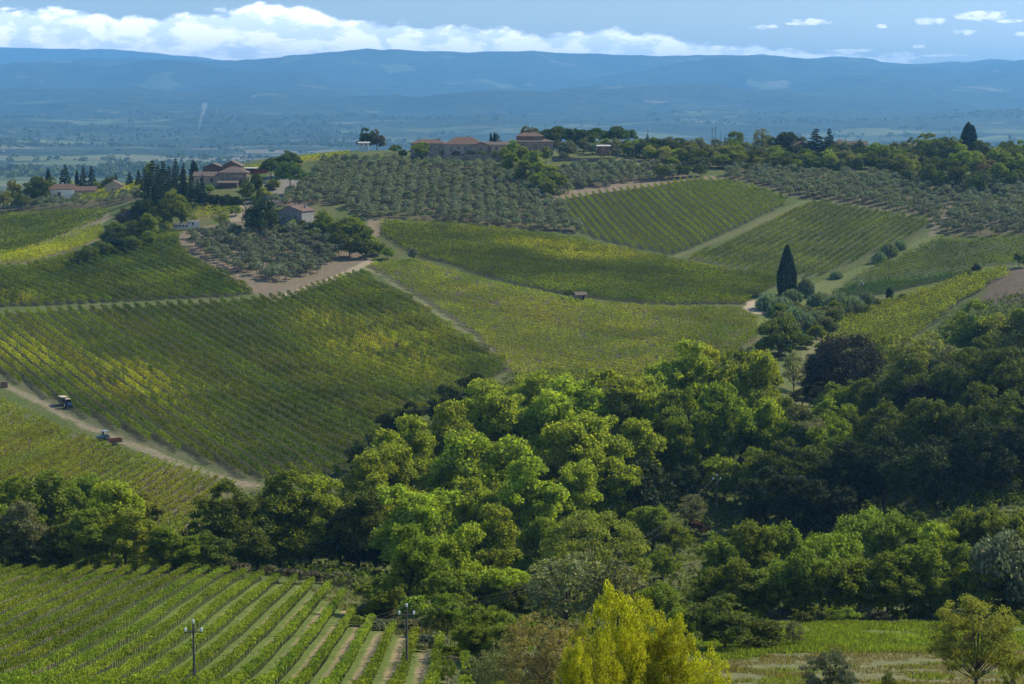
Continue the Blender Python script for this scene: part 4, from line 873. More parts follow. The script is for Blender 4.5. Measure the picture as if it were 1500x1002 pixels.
fill([(1530, 540), (1700, 520), (1700, 700), (1530, 700)], 22, (90, 120), ['dark', 'deep', 'mid'], ['oak'], 'wood beyond the right edge', '% tree of the wood beyond the right edge', 40, 1.15)
fill([(1520, 800), (1700, 800), (1700, 904), (1520, 904)], 12, (85, 110), ['feather', 'mid', 'dark'], ['robinia'], 'locusts beyond the right edge', '% locust tree beyond the right edge', 34, 1.3)
fill([(-190, 800), (-50, 800), (-50, 836), (-190, 836)], 8, (80, 105), ['mid', 'dark', 'bright'], ['poplar'], 'belt beyond the left edge', '% tree of the belt beyond the left edge', 24, 1.3)
fill([(1520, 232), (1700, 236), (1700, 262), (1520, 264)], 14, (28, 40), ['dark', 'mid'], ['oak'], 'crest wood beyond the right edge', '% tree of the crest wood beyond the right edge', 16)
# near trees along the lower edge of the photograph
def near(u, vt, wpx, y, shape, colour, label, name, H_=None, W_=None):
    d = px_dir(u, vt); d = d / d[1]; x = d[0] * y; zt = d[2] * y; zg = float(zf(x, y))
    put(shape, colour, x, y, W_ or wpx * y / F, H_ or (zt - zg), label, None, name)
for i_, (u_, v_, w_, y_, s_) in enumerate([(905, 850, 105, 118, 'near0'), (948, 872, 110, 121, 'near4'), (868, 905, 95, 115, 'near4'), (985, 900, 95, 119, 'near0'), (842, 935, 70, 113, 'near0'), (1040, 946, 80, 112, 'near4')]):
    near(u_, v_, w_, y_, s_, 'yellow', ['tallest spire of the bright yellow green poplars at the bottom', 'bright yellow green poplar right behind the tallest spire', 'lower bright poplar left of the tallest spire', 'bright yellow green poplar third from the right end', 'lowest yellow green poplar at the left end of the bright clump', 'small yellow green poplar alone at the right end of the bright clump'][i_], 'poplar_tree', W_=w_ * y_ / F * 1.35)
near(1432, 868, 150, 172, 'near1', 'gold', 'golden willow with dark forked trunk at the bottom right', 'willow_tree')
near(1215, 950, 92, 172, 'near2', 'olive', 'grey olive coloured round bush at the bottom edge of the meadow', 'bush')
near(1302, 972, 30, 168, 'near3', 'dark', 'small dark sapling left of the golden willow', 'sapling')
near(830, 905, 120, 175, 'near3', 'tan', 'tan feathery shrub close behind the bright poplars', 'shrub_tree')
near(700, 958, 60, 195, 'near2', 'willow', 'small grey bush beyond the last vine row', 'bush')
near(655, 962, 30, 205, 'near2', 'mid', 'tiny green bush beyond the last vine row', 'bush')
near(790, 890, 150, 170, 'near3', 'tan', 'tan half bare shrub left of the nearest poplar', 'shrub_tree')
near(735, 935, 100, 180, 'near3', 'willow', 'thin grey shrub at the right end of the front vineyard', 'shrub_tree')
near(1488, 955, 70, 150, 'near2', 'gold', 'low golden bush under the golden willow at the frame edge', 'bush')
near(860, 960, 70, 160, 'near2', 'willow', 'greyish bush tucked left of the nearest poplar', 'bush')
# cypress by the path and its neighbours
tr(1152, 358, 27, 76, 'cypress0', 'cypress', 'tall lone dark cypress beside the path fork')
tr(1140, 465, 66, 58, 'round1', 'dark', 'dark round evergreen below the reeds at the path')
tr(1163, 512, 42, 62, 'open0', 'willow', 'grey willow left of the grass path')
tr(1238, 484, 100, 118, 'dense0', 'purple', 'big dark purplish evergreen oak right of the grass path')
tr(1200, 515, 52, 85, 'dense0', 'purple', 'narrow dark purplish evergreen oak hard against the bigger one')
series([(1125, 432, 34, None, None, 22), (1145, 438, 36, None, None, 24), (1165, 452, 38, None, None, 24), (1182, 462, 28, None, None, 26), (1180, 410, 24, None, None, 26), (1200, 430, 34, None, None, 22), (1222, 435, 36, None, None, 22), (1248, 436, 36, None, None, 22), (1270, 430, 24, None, None, 20),
        (1235, 437, 30, None, None, 22), (1302, 358, 26, None, None, 18), (1288, 370, 20, None, None, 14), (1318, 352, 18, None, None, 14), (1225, 398, 18, None, None, 10), (1160, 425, 30, None, None, 16)], 'reed', 'reed', 'clumps of giant reed along the ditch', '% giant reed clump along the ditch', 0.6)
tr(1303, 421, 11, 18, 'cypress1', 'deep', 'small dark column shaped shrub at the end of the reeds', name='column_shrub')
tr(1430, 385, 13, 16, 'bush0', 'deep', 'dark bush alone on the lower right vineyard edge', name='bush')
tr(1492, 370, 26, 22, 'bush1', 'dark', 'dark bush above the bare brown bank at the right edge', name='bush')
tr(1322, 430, 14, 9, 'bush2', 'dark', 'low dark bush just right of the column shaped shrub', name='bush')
tr(606, 363, 15, 18, 'bush0', 'olive', 'grey bush alone between the two middle vineyards', name='bush')
tr(833, 424, 16, 13, 'bush1', 'dark', 'ivy dark bush against the stone hut', name='bush')
# trees of the farm hill
tr(381, 289, 50, 60, 'round0', 'deep', 'big dark evergreen left of the grey house')
tr(379, 278, 24, 60, 'cedar1', 'deep', 'pointed dark top rising behind the big dark evergreen')
tr(323, 300, 34, 34, 'open0', 'lime', 'small yellow green tree below the farm vineyard')
tr(425, 231, 50, 54, 'pine0', 'pine', 'broad umbrella pine at the farm yard')
tr(422, 218, 42, 40, 'pine1', 'pine', 'umbrella pine behind the broad one at the farm yard')
tr(397, 228, 34, 38, 'pine1', 'pine', 'smaller umbrella pine on the left of the broad one')
tr(376, 253, 17, 25, 'cypress1', 'dark', 'rounded dark cypress right of the farmhouse', name='cypress_tree')
tr(360, 264, 22, 34, 'oak1', 'dark', 'ivy covered round tree in front of the farmhouse')
tr(367, 270, 16, 22, 'bush1', 'mid', 'green shrub between the farmhouse and the yard', name='shrub')
tr(387, 275, 22, 20, 'bush2', 'gold', 'yellowish shrub at the corner of the farm yard', name='shrub')
tr(297, 255, 16, 48, 'fir0', 'fir', 'narrow fir in front of the farm barn')
tr(258, 232, 26, 64, 'fir0', 'fir', 'tall fir left of the farm barn')
tr(270, 238, 16, 60, 'fir0', 'fir', 'fir touching the left end of the farm barn')
tr(285, 236, 11, 30, 'cypress1', 'cypress', 'slim dark cypress behind the farm barn')
tr(283, 233, 14, 24, 'cedar1', 'fir', 'small cedar on the crest behind the farm barn')
tr(225, 234, 40, 80, 'cedar1', 'deep', 'tall dark cedar left of the farm')
tr(240, 236, 30, 76, 'fir0', 'fir', 'second tall dark conifer left of the farm')
tr(219, 236, 18, 30, 'poplar1', 'lime', 'light green tree behind the tall dark cedar')
tr(265, 277, 56, 58, 'oak2', 'mid', 'round green tree above the parked vehicles')
tr(238, 294, 34, 46, 'oak0', 'dark', 'dark tree left of the round green tree')
tr(222, 312, 34, 38, 'oak3', 'mid', 'mid green tree left of the parked vehicles')
tr(205, 285, 40, 50, 'oak1', 'deep', 'dark tree at the top of the hedge below the conifers')
series([(187, 306, 36, 'brown'), (200, 322, 36, 'dark'), (170, 325, 32), (180, 340, 34, 'deep'), (160, 338, 28, 'deep'), (150, 352, 28), (130, 360, 30), (118, 366, 20), (210, 300, 34, 'deep'), (195, 345, 28), (218, 338, 24, 'mid'), (243, 322, 22, 'gold')], 'dark', 'round', 'trees of the dark hedge left of the farm hill', '% round tree of the hedge left of the farm hill', 0.85)
series([(20, 262, 26, 'gold', 'oak'), (45, 262, 36, 'dark', 'oak'), (62, 258, 40, 'dark', 'oak'), (5, 276, 30, 'gold', 'oak'), (78, 262, 30, 'dark', 'oak'), (30, 278, 30, 'dark')], 'dark', 'oak', 'trees left of the white cottage', '% tree left of the white cottage', 1.0)
tr(71, 243, 8, 34, 'cypress1', 'cypress', 'slim cypress behind the trees left of the white cottage')
tr(96, 240, 28, 45, 'cedar0', 'fir', 'dark ragged cedar behind the white cottage')
tr(113, 250, 6, 30, 'cypress1', 'cypress', 'thin cypress right behind the white cottage')
tr(122, 243, 16, 36, 'cedar1', 'fir', 'pointed cedar behind the right end of the white cottage')
tr(135, 242, 18, 36, 'cedar1', 'fir', 'pointed cedar standing right of the white cottage')
tr(158, 256, 22, 22, 'oak0', 'dark', 'dark round tree left of the small gabled roof')
tr(170, 254, 14, 22, 'cedar0', 'fir', 'small cedar behind the small gabled roof')
tr(190, 251, 14, 24, 'cedar1', 'fir', 'cedar right of the small gabled roof')
tr(203, 247, 14, 28, 'cedar1', 'fir', 'second cedar right of the small gabled roof')
tr(108, 268, 14, 20, 'olive0', 'lime', 'light green tree against the front of the white cottage')
tr(143, 266, 20, 14, 'bush1', 'lime', 'yellow green bush right of the white cottage', name='bush')
series([(212, 246, 20), (232, 240, 24), (248, 242, 22), (268, 244, 20), (280, 252, 18), (290, 262, 16), (215, 262, 24), (236, 262, 26), (255, 262, 22), (274, 266, 18)], 'deep', 'fir0', 'conifers massed left of the farm', '% conifer massed left of the farm', 2.3)
series([(300, 283, 20), (315, 284, 22), (332, 285, 22), (348, 287, 20), (307, 270, 14, 'mid'), (375, 284, 16, 'mid'), (285, 276, 20), (395, 268, 16), (402, 262, 18, 'mid'), (345, 300, 18, 'lime')], 'deep', 'round', 'shrubs under the farmhouse walls', '% shrub under the farmhouse walls', 0.9)
series([(402, 305, 16), (398, 318, 20), (455, 326, 20, 'mid'), (468, 322, 20, 'lime'), (415, 330, 18), (440, 330, 18, 'willow'), (480, 326, 22)], 'dark', 'round', 'shrubs against the grey house', '% shrub against the grey house', 0.8)
series([(610, 216, 18), (632, 217, 16), (650, 219, 14), (668, 220, 14), (688, 220, 14, 'olive'), (706, 221, 14), (725, 221, 16), (590, 219, 14), (760, 196, 16), (815, 205, 20), (840, 200, 22), (856, 205, 20), (918, 205, 20), (935, 210, 18)], 'dark', 'round', 'shrubs along the villa terrace', '% shrub along the villa terrace', 0.8)
series([(1195, 475, 26, 'mid'), (1215, 470, 26), (1180, 490, 26), (1150, 500, 26), (1125, 470, 24, 'mid'), (1200, 448, 24, 'mid'), (1238, 446, 22), (1262, 446, 22), (1178, 446, 26, 'willow'), (1150, 476, 34), (1190, 540, 30, 'mid'), (1175, 568, 34, 'willow'), (1205, 500, 26), (1115, 500, 22, 'mid'), (1285, 436, 16, 'mid'), (1170, 592, 34), (1200, 575, 30, 'lime')], 'dark', 'round', 'thicket below the lone cypress', '% thicket bush below the lone cypress', 0.8)
series([(1340, 196, 22), (1385, 198, 24), (1400, 200, 26, 'mid'), (1438, 205, 26), (1460, 214, 28, 'mid'), (1485, 220, 26), (1475, 230, 30, 'mid'), (1330, 225, 24), (1320, 222, 22, 'mid'), (1255, 216, 18), (1180, 216, 18), (1140, 214, 20, 'mid'), (1100, 212, 16), (1065, 212, 16, 'olive'), (1035, 212, 16), (1010, 212, 16, 'olive'), (990, 208, 18), (1510, 230, 30)], 'dark', 'oak', 'trees filling the right crest', '% tree filling the right crest', 0.95)
# hedge right of the grey house
series([(478, 306, 36, 'lime'), (500, 314, 44, 'mid'), (520, 318, 44, 'lime'), (535, 330, 36, 'mid'), (490, 335, 36, 'dark'), (512, 342, 40, 'dark'), (535, 352, 30, 'dark'), (555, 352, 24, 'mid'), (470, 318, 26, 'mid'), (428, 322, 16, 'lime', 'bush'), (443, 322, 16, 'dark', 'bush'), (568, 362, 20, 'mid', 'bush'), (460, 335, 24, 'dark', 'bush'), (545, 345, 22, 'lime', 'bush')], 'mid', 'oak', 'trees and shrubs right of the grey house', '% tree or shrub right of the grey house', 0.9)
# villa ridge
tr(536, 190, 30, 30, 'oak1', 'deep', 'left of two dark round oaks on the crest left of the villa')
tr(552, 189, 30, 31, 'oak2', 'brown', 'right of two dark round oaks on the crest left of the villa')
tr(615, 208, 32, 26, 'oak3', 'mid', 'round green tree before the left wing of the villa')
tr(580, 212, 18, 12, 'bush1', 'dark', 'low bush on the terrace left of the villa', name='bush')
series([(750, 206, 24), (765, 212, 30), (780, 218, 34), (795, 232, 34), (810, 240, 34), (800, 215, 20), (820, 255, 24), (745, 222, 30, 'mid'), (765, 232, 34, 'mid'), (785, 248, 30, 'mid'), (740, 214, 22), (803, 258, 26)], 'lime', 'poplar', 'yellow green trees running down from the villa', '% tree of the bright strip running down from the villa', 1.15)
tr(726, 184, 30, 26, 'cedar0', 'fir', 'flat topped dark cedar rising behind the villa roof')
tr(719, 178, 4, 26, 'cypress1', 'cypress', 'left of two thin cypress tips behind the villa')
tr(724, 179, 4, 26, 'cypress1', 'cypress', 'right of two thin cypress tips behind the villa')
tr(694, 189, 16, 18, 'oak0', 'lime', 'light green treetop behind the middle of the villa roof')
tr(680, 191, 7, 16, 'bush0', 'lime', 'tiny light treetop behind the villa roof', name='tree')
series([(780, 174, 34, 'willow', 'oak'), (800, 178, 30), (820, 180, 34), (838, 184, 30), (855, 183, 28), (872, 183, 30), (905, 181, 34), (922, 184, 26), (890, 186, 26), (812, 190, 26, 'dark', 'oak'), (865, 192, 26, 'dark', 'oak')], 'pine', 'pine', 'pines on the crest right of the villa', '% pine or tree on the crest right of the villa', 1.12)
series([(832, 206, 28, 'olive'), (868, 208, 22, 'olive'), (900, 205, 24, 'willow'), (884, 215, 20, 'olive'), (948, 196, 14, 'fir', 'cedar1', 34), (942, 202, 20), (960, 202, 22), (982, 212, 14), (920, 212, 20, 'mid'), (1000, 224, 20, 'lime'), (1018, 222, 22, 'lime'), (1036, 222, 20, 'gold'), (1060, 226, 24, 'mid'), (980, 228, 20, 'mid'), (970, 240, 26), (1000, 240, 24), (1025, 238, 24), (1084, 222, 22), (1110, 225, 22), (1135, 225, 26), (1150, 228, 26), (1100, 238, 18), (955, 218, 22, 'mid')],
       'dark', 'round', 'trees and shrubs scattered below the right crest', '% tree or shrub scattered below the right crest', 0.85)
tr(1077, 192, 24, 26, 'round0', 'dark', 'round dark tree alone on the right crest beside the poles')
tr(1116, 188, 30, 30, 'open1', 'willow', 'bare greyish tree on the right crest')
tr(1153, 192, 32, 30, 'round2', 'deep', 'dark round tree left of the crest cedars')
tr(1195, 188, 40, 42, 'cedar0', 'fir', 'left of two big cedars before the right crest house')
tr(1214, 188, 26, 42, 'cedar1', 'fir', 'right of two big cedars before the right crest house')
series([(1210, 220, 26, 'lime', 'bush'), (1228, 222, 24, 'lime'), (1245, 226, 24, 'gold'), (1262, 224, 26, 'mid'), (1285, 207, 34, 'mid', 'oak'), (1305, 210, 36, 'mid', 'oak'), (1320, 212, 28, 'mid', 'oak'), (1275, 222, 28), (1190, 226, 26), (1170, 224, 24), (1295, 230, 30), (1320, 232, 30)], 'dark', 'round', 'trees around the right crest house', '% tree near the right crest house', 0.9)
series([(1362, 199, 38, 'mid'), (1345, 215, 30), (1390, 205, 36), (1375, 225, 40), (1405, 215, 44, 'mid'), (1425, 222, 44, 'mid'), (1445, 228, 40, 'tan'), (1460, 238, 36, 'mid'), (1480, 245, 34), (1400, 238, 40), (1430, 245, 40), (1355, 240, 36), (1375, 245, 34), (1500, 205, 40, 'mid'), (1475, 205, 22), (1450, 212, 26), (1495, 240, 30), (1330, 245, 26)], 'dark', 'oak', 'trees of the wood on the far right crest', '% tree of the wood on the far right crest', 1.0)
tr(1418, 179, 22, 40, 'cypress0', 'cypress', 'fat dark double cypress on the far right crest')
tr(1424, 184, 12, 36, 'cypress1', 'cypress', 'narrow cypress leaning on the fat one')
# ---------------------------------------------------------------- olive groves
ol = []
for gk, G in OLIVES.items():
    P = G['w']; sx, sy = G['sp']
    rot = {'villa': 0.02, 'pocket': 0.5, 'left': 0.1, 'right': -0.75, 'mid': 0.2, 'top': 0.0, 'pocket_up': 0.02}[gk]
    c_, s_ = math.cos(rot), math.sin(rot)
    cen = P.mean(0); Rr = np.abs(P - cen).max() * 1.5
    i = 0
    for a_ in np.arange(-Rr, Rr, sx):
        i += 1
        for b_ in np.arange(-Rr, Rr, sy):
            x = cen[0] + c_ * a_ - s_ * b_ + random.gauss(0, 0.42); y = cen[1] + s_ * a_ + c_ * b_ + random.gauss(0, 0.42)
            if inpoly(P, np.array([x]), np.array([y]))[0] and random.random() > 0.10: ol.append((y, x, gk, i))
ol.sort()
NAMES = {'villa': 'the big grove below the villa', 'pocket': 'the grove below the grey house', 'left': 'the thin grove before the white cottage', 'right': 'the right hand slope', 'mid': 'the grove above the striped vineyard', 'top': 'the crest', 'pocket_up': 'the grove by the farm road'}
print('olives', len(ol))
OV = []
for nm in ('olive0', 'olive1', 'olive2'):
    me = PRO[nm][0]; v_ = np.empty(len(me.vertices) * 3, np.float32); me.vertices.foreach_get('co', v_); v_ = v_.reshape(-1, 4, 3)
    tm = PRO[nm][1]; t_ = np.empty(len(tm.vertices) * 3, np.float32); tm.vertices.foreach_get('co', t_); f_ = np.array([list(p.vertices) for p in tm.polygons])
    OV.append((v_, t_.reshape(-1, 3), f_))
rest = []
for k, (y, x, gk, col_i) in enumerate(ol):
    sc_ = random.uniform(0.72, 1.3)
    if k < 300:
        nth = {'villa': 'from the lower edge upwards'}.get(gk, 'from the near edge')
        put('olive', 'olive', x, y, 4.2 * sc_, 4.1 * sc_ * random.uniform(.9, 1.1), 'silvery green olive tree in %s, line %s from the left' % (NAMES[gk], ordw(max(1, col_i % 40))), 'olive trees in %s, line %s' % (NAMES[gk], ordw(max(1, col_i % 40))))
    else:
        v_, t_, f_ = OV[k % 3]; a_ = random.uniform(0, 6.28); ca, sa = math.cos(a_), math.sin(a_)
        z = float(zf(x, y)) - 0.2
        vv = v_[::1][: int(len(v_))].reshape(-1, 3); Rm = np.array([[ca, sa, 0], [-sa, ca, 0], [0, 0, 1]]) * sc_
        rest.append((vv @ Rm + np.array([x, y, z]), np.arange(len(vv)).reshape(-1, 4), 0))
        rest.append((t_ @ Rm + np.array([x, y, z]), f_, 1))
V, Q_, mi = cat(rest)
link('distant_olive_trees', mesh_np('olive_mass', V, Q_, [LM['olive'], M_bark], mi=mi), label='silvery olive trees covering the upper slopes, too many to count', category='olive grove', kind='stuff')
# ---------------------------------------------------------------- undergrowth between the trees
UG = wpoly([(-190, 792), (262, 794), (330, 742), (385, 716), (500, 708), (560, 652), (662, 600), (752, 548), (835, 550), (980, 546), (1105, 508), (1160, 600), (1190, 604), (1215, 520), (1335, 508), (1405, 452), (1740, 412), (1740, 652), (1420, 670), (1340, 688), (1296, 720), (1325, 752), (1740, 748), (1740, 903), (1100, 906), (1040, 935), (860, 960), (760, 960), (640, 915), (520, 868), (400, 845), (240, 828), (-190, 826)])
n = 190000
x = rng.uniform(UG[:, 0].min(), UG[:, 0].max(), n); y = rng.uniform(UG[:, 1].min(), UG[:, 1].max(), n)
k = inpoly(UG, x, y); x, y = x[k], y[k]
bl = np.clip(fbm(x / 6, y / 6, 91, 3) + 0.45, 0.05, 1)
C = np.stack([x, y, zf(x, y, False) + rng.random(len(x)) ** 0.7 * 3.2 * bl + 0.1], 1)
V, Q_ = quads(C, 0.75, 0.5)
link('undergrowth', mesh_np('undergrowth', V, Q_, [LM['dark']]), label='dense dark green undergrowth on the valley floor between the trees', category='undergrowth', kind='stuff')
def grass(name, P, n, hgt, size, colr, label, thr=0.0, seed=95):
    x = rng.uniform(P[:, 0].min(), P[:, 0].max(), n); y = rng.uniform(P[:, 1].min(), P[:, 1].max(), n)
    k = inpoly(P, x, y) & (fbm(x / 5, y / 5, seed, 3) > thr); x, y = x[k], y[k]
    z = zf(x, y, False); a_ = rng.random(len(x)) * 3.14; hh = hgt * rng.uniform(.4, 1.2, len(x)) * (0.7 + 0.8 * np.clip(fbm(x / 7, y / 7, seed + 1, 3) + .3, 0, 1))
    dx, dy = np.cos(a_) * size / 2, np.sin(a_) * size / 2; lx, ly = rng.normal(size=(2, len(x))) * 0.25 * hh
    V = np.stack([np.stack([x - dx, y - dy, z - .03], 1), np.stack([x + dx, y + dy, z - .03], 1), np.stack([x + dx * .3 + lx, y + dy * .3 + ly, z + hh], 1), np.stack([x - dx * .3 + lx, y - dy * .3 + ly, z + hh * .95], 1)], 1).reshape(-1, 3)
    link(name, mesh_np(name, V, np.arange(len(V)).reshape(-1, 4), [LM[colr]]), label=label, category='grass', kind='stuff')
MD = wpoly([(1000, 930), (1080, 920), (1150, 912), (1740, 908), (1740, 952), (1400, 955), (1200, 958), (1040, 968)], 150)
grass('tall_green_grass', MD, 110000, 0.42, 0.16, 'mid', 'yellow green weeds across the upper half of the meadow', -0.12)
grass('pale_green_grass', MD, 50000, 0.5, 0.16, 'lime', 'pale green weed patches across the upper half of the meadow', 0.05, 111)
MD2 = wpoly([(990, 945), (1740, 945), (1740, 1070), (990, 1070)], 140)
grass('dry_grass', MD2, 90000, 0.3, 0.14, 'tan', 'short dry tan grass across the lower half of the meadow', -0.1, 97)
grass('green_grass_tufts', MD2, 90000, 0.35, 0.15, 'mid', 'green tufts scattered through the dry lower meadow', 0.12, 99)
SB = wpoly([(455, 866), (525, 862), (660, 918), (765, 958), (765, 1010), (722, 966), (640, 946), (560, 926), (515, 905)], 150)
grass('rough_grass', SB, 26000, 0.7, 0.22, 'willow', 'rough greyish scrub grass along the end of the front vineyard', -0.15, 101)
# ---------------------------------------------------------------- far woods, cypress lines and farms of the wide valley
def blobs(pts, r, size, leaves):
    """small tree crowns for far woods: pts (n,4) = x, y, z, radius"""
    n = len(pts); I = np.repeat(np.arange(n), leaves)
    D = r.normal(size=(len(I), 3)); D[:, 2] = np.abs(D[:, 2]); D /= np.linalg.norm(D, axis=1)[:, None]
    P = pts[I, :3] + D * pts[I, 3:4] * np.array([1, 1, 1.15])
    return quads(P, pts[I, 3] * size, 0.2, r, D)
far_list = []
def scatter(n, y0, y1, dens_seed, thr, rad, umin=-40, umax=1540):
    Yq = y0 + (y1 - y0) * rng.random(n) ** 0.8; u = rng.uniform(umin, umax, n); X_ = (u - 750) / F * Yq
    w1 = fbm(X_ / 520, Yq / 700, dens_seed, 4); w2 = np.abs(fbm(X_ / 330, Yq / 420, dens_seed + 7, 3))
    k = (w1 > thr) | (w2 < 0.018)
    X_, Yq = X_[k], Yq[k]
    far_list.append(np.stack([X_, Yq, zfar(X_, Yq), rng.uniform(0.7, 1.35, len(X_)) * rad], 1))
scatter(9000, 1900, 3600, 401, -0.05, 5.0, -60, 620)
scatter(3500, 1500, 2600, 403, -0.1, 4.5, 950, 1560)
scatter(12000, 3600, 8500, 402, 0.12, 8.0)
scatter(2500, 8500, 13000, 404, 0.14, 10.0)
P = np.concatenate(far_list)
V, Q_ = blobs(P, rng, 1.1, 9)
link('distant_woods', mesh_np('far_woods', V, Q_, [LM['dark']]), label='far off woods and hedgerows fading into blue haze across the wide valley', category='woods', kind='stuff')
def fhit(u, v, y0=1500.0, y1=30000.0):
    d = px_dir(u, v); d = d / d[1]; ys = np.arange(y0, y1, 10.0); g_ = zfar(d[0] * ys, ys); b_ = d[2] * ys <= g_
    k = int(np.argmax(b_)) if b_.any() else int(np.argmin(np.abs(d[2] * ys - g_)))
    return d[0] * ys[k], ys[k], float(g_[k])
fi_ = 0
for (u, v, hpx, grp) in [(t, 232 + (i % 3), 11 + (i * 5) % 6, 'a') for i, t in enumerate([111, 114, 118, 131, 139, 147, 152, 158, 163, 169, 173, 176, 179, 182, 185, 188, 191, 195, 198])] + \
    [(t, 226 + (i % 2), 12 + (i * 7) % 5, 'b') for i, t in enumerate([325, 327, 330, 333, 337, 341, 344, 347, 352, 356, 360, 364])] + \
    [(t, 226, 9, 'c') for t in (45, 52, 71, 85, 92, 101)] + [(t, 205 + (i % 3), 10 + (i * 3) % 7, 'd') for i, t in enumerate([1298, 1306, 1343, 1349, 1354, 1358, 1363, 1367, 1372, 1377, 1388, 1394, 1405, 1448, 1480, 1281, 1269])]:
    Yc = {'a': 2300, 'b': 2600, 'c': 2200, 'd': 1800}[grp] + random.uniform(-60, 60)
    d_ = px_dir(u, v - hpx); d_ = d_ / d_[1]; x = d_[0] * Yc; z = float(zf(x, Yc)); zt2 = d_[2] * Yc
    H_ = min(max(zt2 - z, 9), 24); fi_ += 1
    lab = {'a': 'far dark cypress of the line left of the farm, %s in it', 'b': 'far dark cypress of the line above the farm roofs, %s in it', 'c': 'far dark cypress on the hazy left rise, %s in it', 'd': 'far bluish cypress on the rise behind the right crest, %s in it'}[grp] % ordw(fi_)
    o = link('cypress_tree', PRO['cypfar0'][0], loc=(x, Yc, z), sc=(H_ / 14 * 1.1, H_ / 14 * 1.1, H_ / 14), label=lab, category='tree', group='far cypress line ' + {'a': 'left of the farm', 'b': 'above the farm', 'c': 'on the left rise', 'd': 'behind the right crest'}[grp])
    o.material_slots[0].link = 'OBJECT'; o.material_slots[0].material = LM['cypress']
# ---------------------------------------------------------------- building kit
M_tile = None
def tile_mat(name, c1_, c2_):
    m, g = mat(name)
    tc = g.n('ShaderNodeTexCoord').outputs['Object']
    nz_ = g.n('ShaderNodeTexNoise', {'Vector': tc, 'Scale': 1.3, 'Detail': 6.0, 'Roughness': 0.7}).outputs[0]
    wv = g.n('ShaderNodeTexWave', {'Vector': tc, 'Scale': 1.6, 'Distortion': 0.4}).outputs[1]
    c = g.mix(g.ss(nz_, 0.3, 0.7), c1_, c2_)
    c = g.mix(g.m('MULTIPLY', wv, 0.25), c, tuple(x * 0.6 for x in c1_))
    b = g.n('ShaderNodeBsdfPrincipled', {'Base Color': c, 'Roughness': 0.9})
    g.n('ShaderNodeOutputMaterial', {0: b.outputs[0]}); return m
M_roof = tile_mat('terracotta_tiles', (0.11, 0.065, 0.045), (0.19, 0.115, 0.08))
M_roof2 = tile_mat('aged_tiles', (0.105, 0.075, 0.055), (0.19, 0.14, 0.105))
M_stone = flat_mat('stone_wall', (0.19, 0.16, 0.13), 0.9, 0.35, 1.2)
M_grey = flat_mat('grey_plaster', (0.20, 0.20, 0.195), 0.9, 0.25, 0.8)
M_white = flat_mat('white_plaster', (0.72, 0.72, 0.70), 0.85, 0.1, 0.6)
M_cream = flat_mat('cream_plaster', (0.30, 0.255, 0.18), 0.85, 0.15, 0.6)
M_brown = flat_mat('brown_wood', (0.12, 0.075, 0.05), 0.9, 0.3, 1.5)
M_dark = flat_mat('dark_glass', (0.02, 0.022, 0.028), 0.2, 0.1, 1.0, spec=0.5)
M_redm = flat_mat('red_sheet_metal', (0.28, 0.05, 0.04), 0.6, 0.2, 1.0)
M_wmet = flat_mat('white_paint', (0.55, 0.54, 0.48), 0.45, 0.08, 1.0)
M_blue = flat_mat('blue_paint', (0.05, 0.13, 0.33), 0.5, 0.1, 1.0)
M_steel = flat_mat('pole_concrete', (0.10, 0.095, 0.09), 0.8, 0.2, 2.0)
M_glassy = flat_mat('insulator_glass', (0.75, 0.85, 0.85), 0.15, 0.05, 1.0, spec=0.8)
M_tyre = flat_mat('rubber', (0.02, 0.02, 0.02), 0.85, 0.2, 3.0)
M_tan = flat_mat('tan_canvas', (0.55, 0.45, 0.30), 0.8, 0.12, 2.0)
M_cloth = flat_mat('dark_clothes', (0.03, 0.035, 0.05), 0.9, 0.2, 6.0)
M_skin = flat_mat('skin', (0.45, 0.27, 0.19), 0.6, 0.05, 6.0)
M_orange = flat_mat('orange_paint', (0.26, 0.09, 0.045), 0.5, 0.12, 2.0)
M_lblue = flat_mat('pale_blue_paint', (0.22, 0.33, 0.38), 0.4, 0.1, 2.0)
M_navy = flat_mat('navy_paint', (0.05, 0.07, 0.16), 0.4, 0.1, 2.0)
M_wood = flat_mat('crate_wood', (0.20, 0.13, 0.08), 0.85, 0.25, 2.0)
M_grape = leaf_mat('grapes', (0.16, 0.20, 0.04))
def tome(name, parts_, mats): 
    V, Q_, mi = cat(parts_)
    return mesh_np(name, V, Q_, mats, mi=mi)
def box(x0, x1, y0, y1, z0, z1, mi=0):
    V = np.array([(x, y, z) for z in (z0, z1) for y in (y0, y1) for x in (x0, x1)], float)
    return V, np.array([(0, 2, 3, 1), (4, 5, 7, 6), (0, 1, 5, 4), (2, 6, 7, 3), (0, 4, 6, 2), (1, 3, 7, 5)]), mi
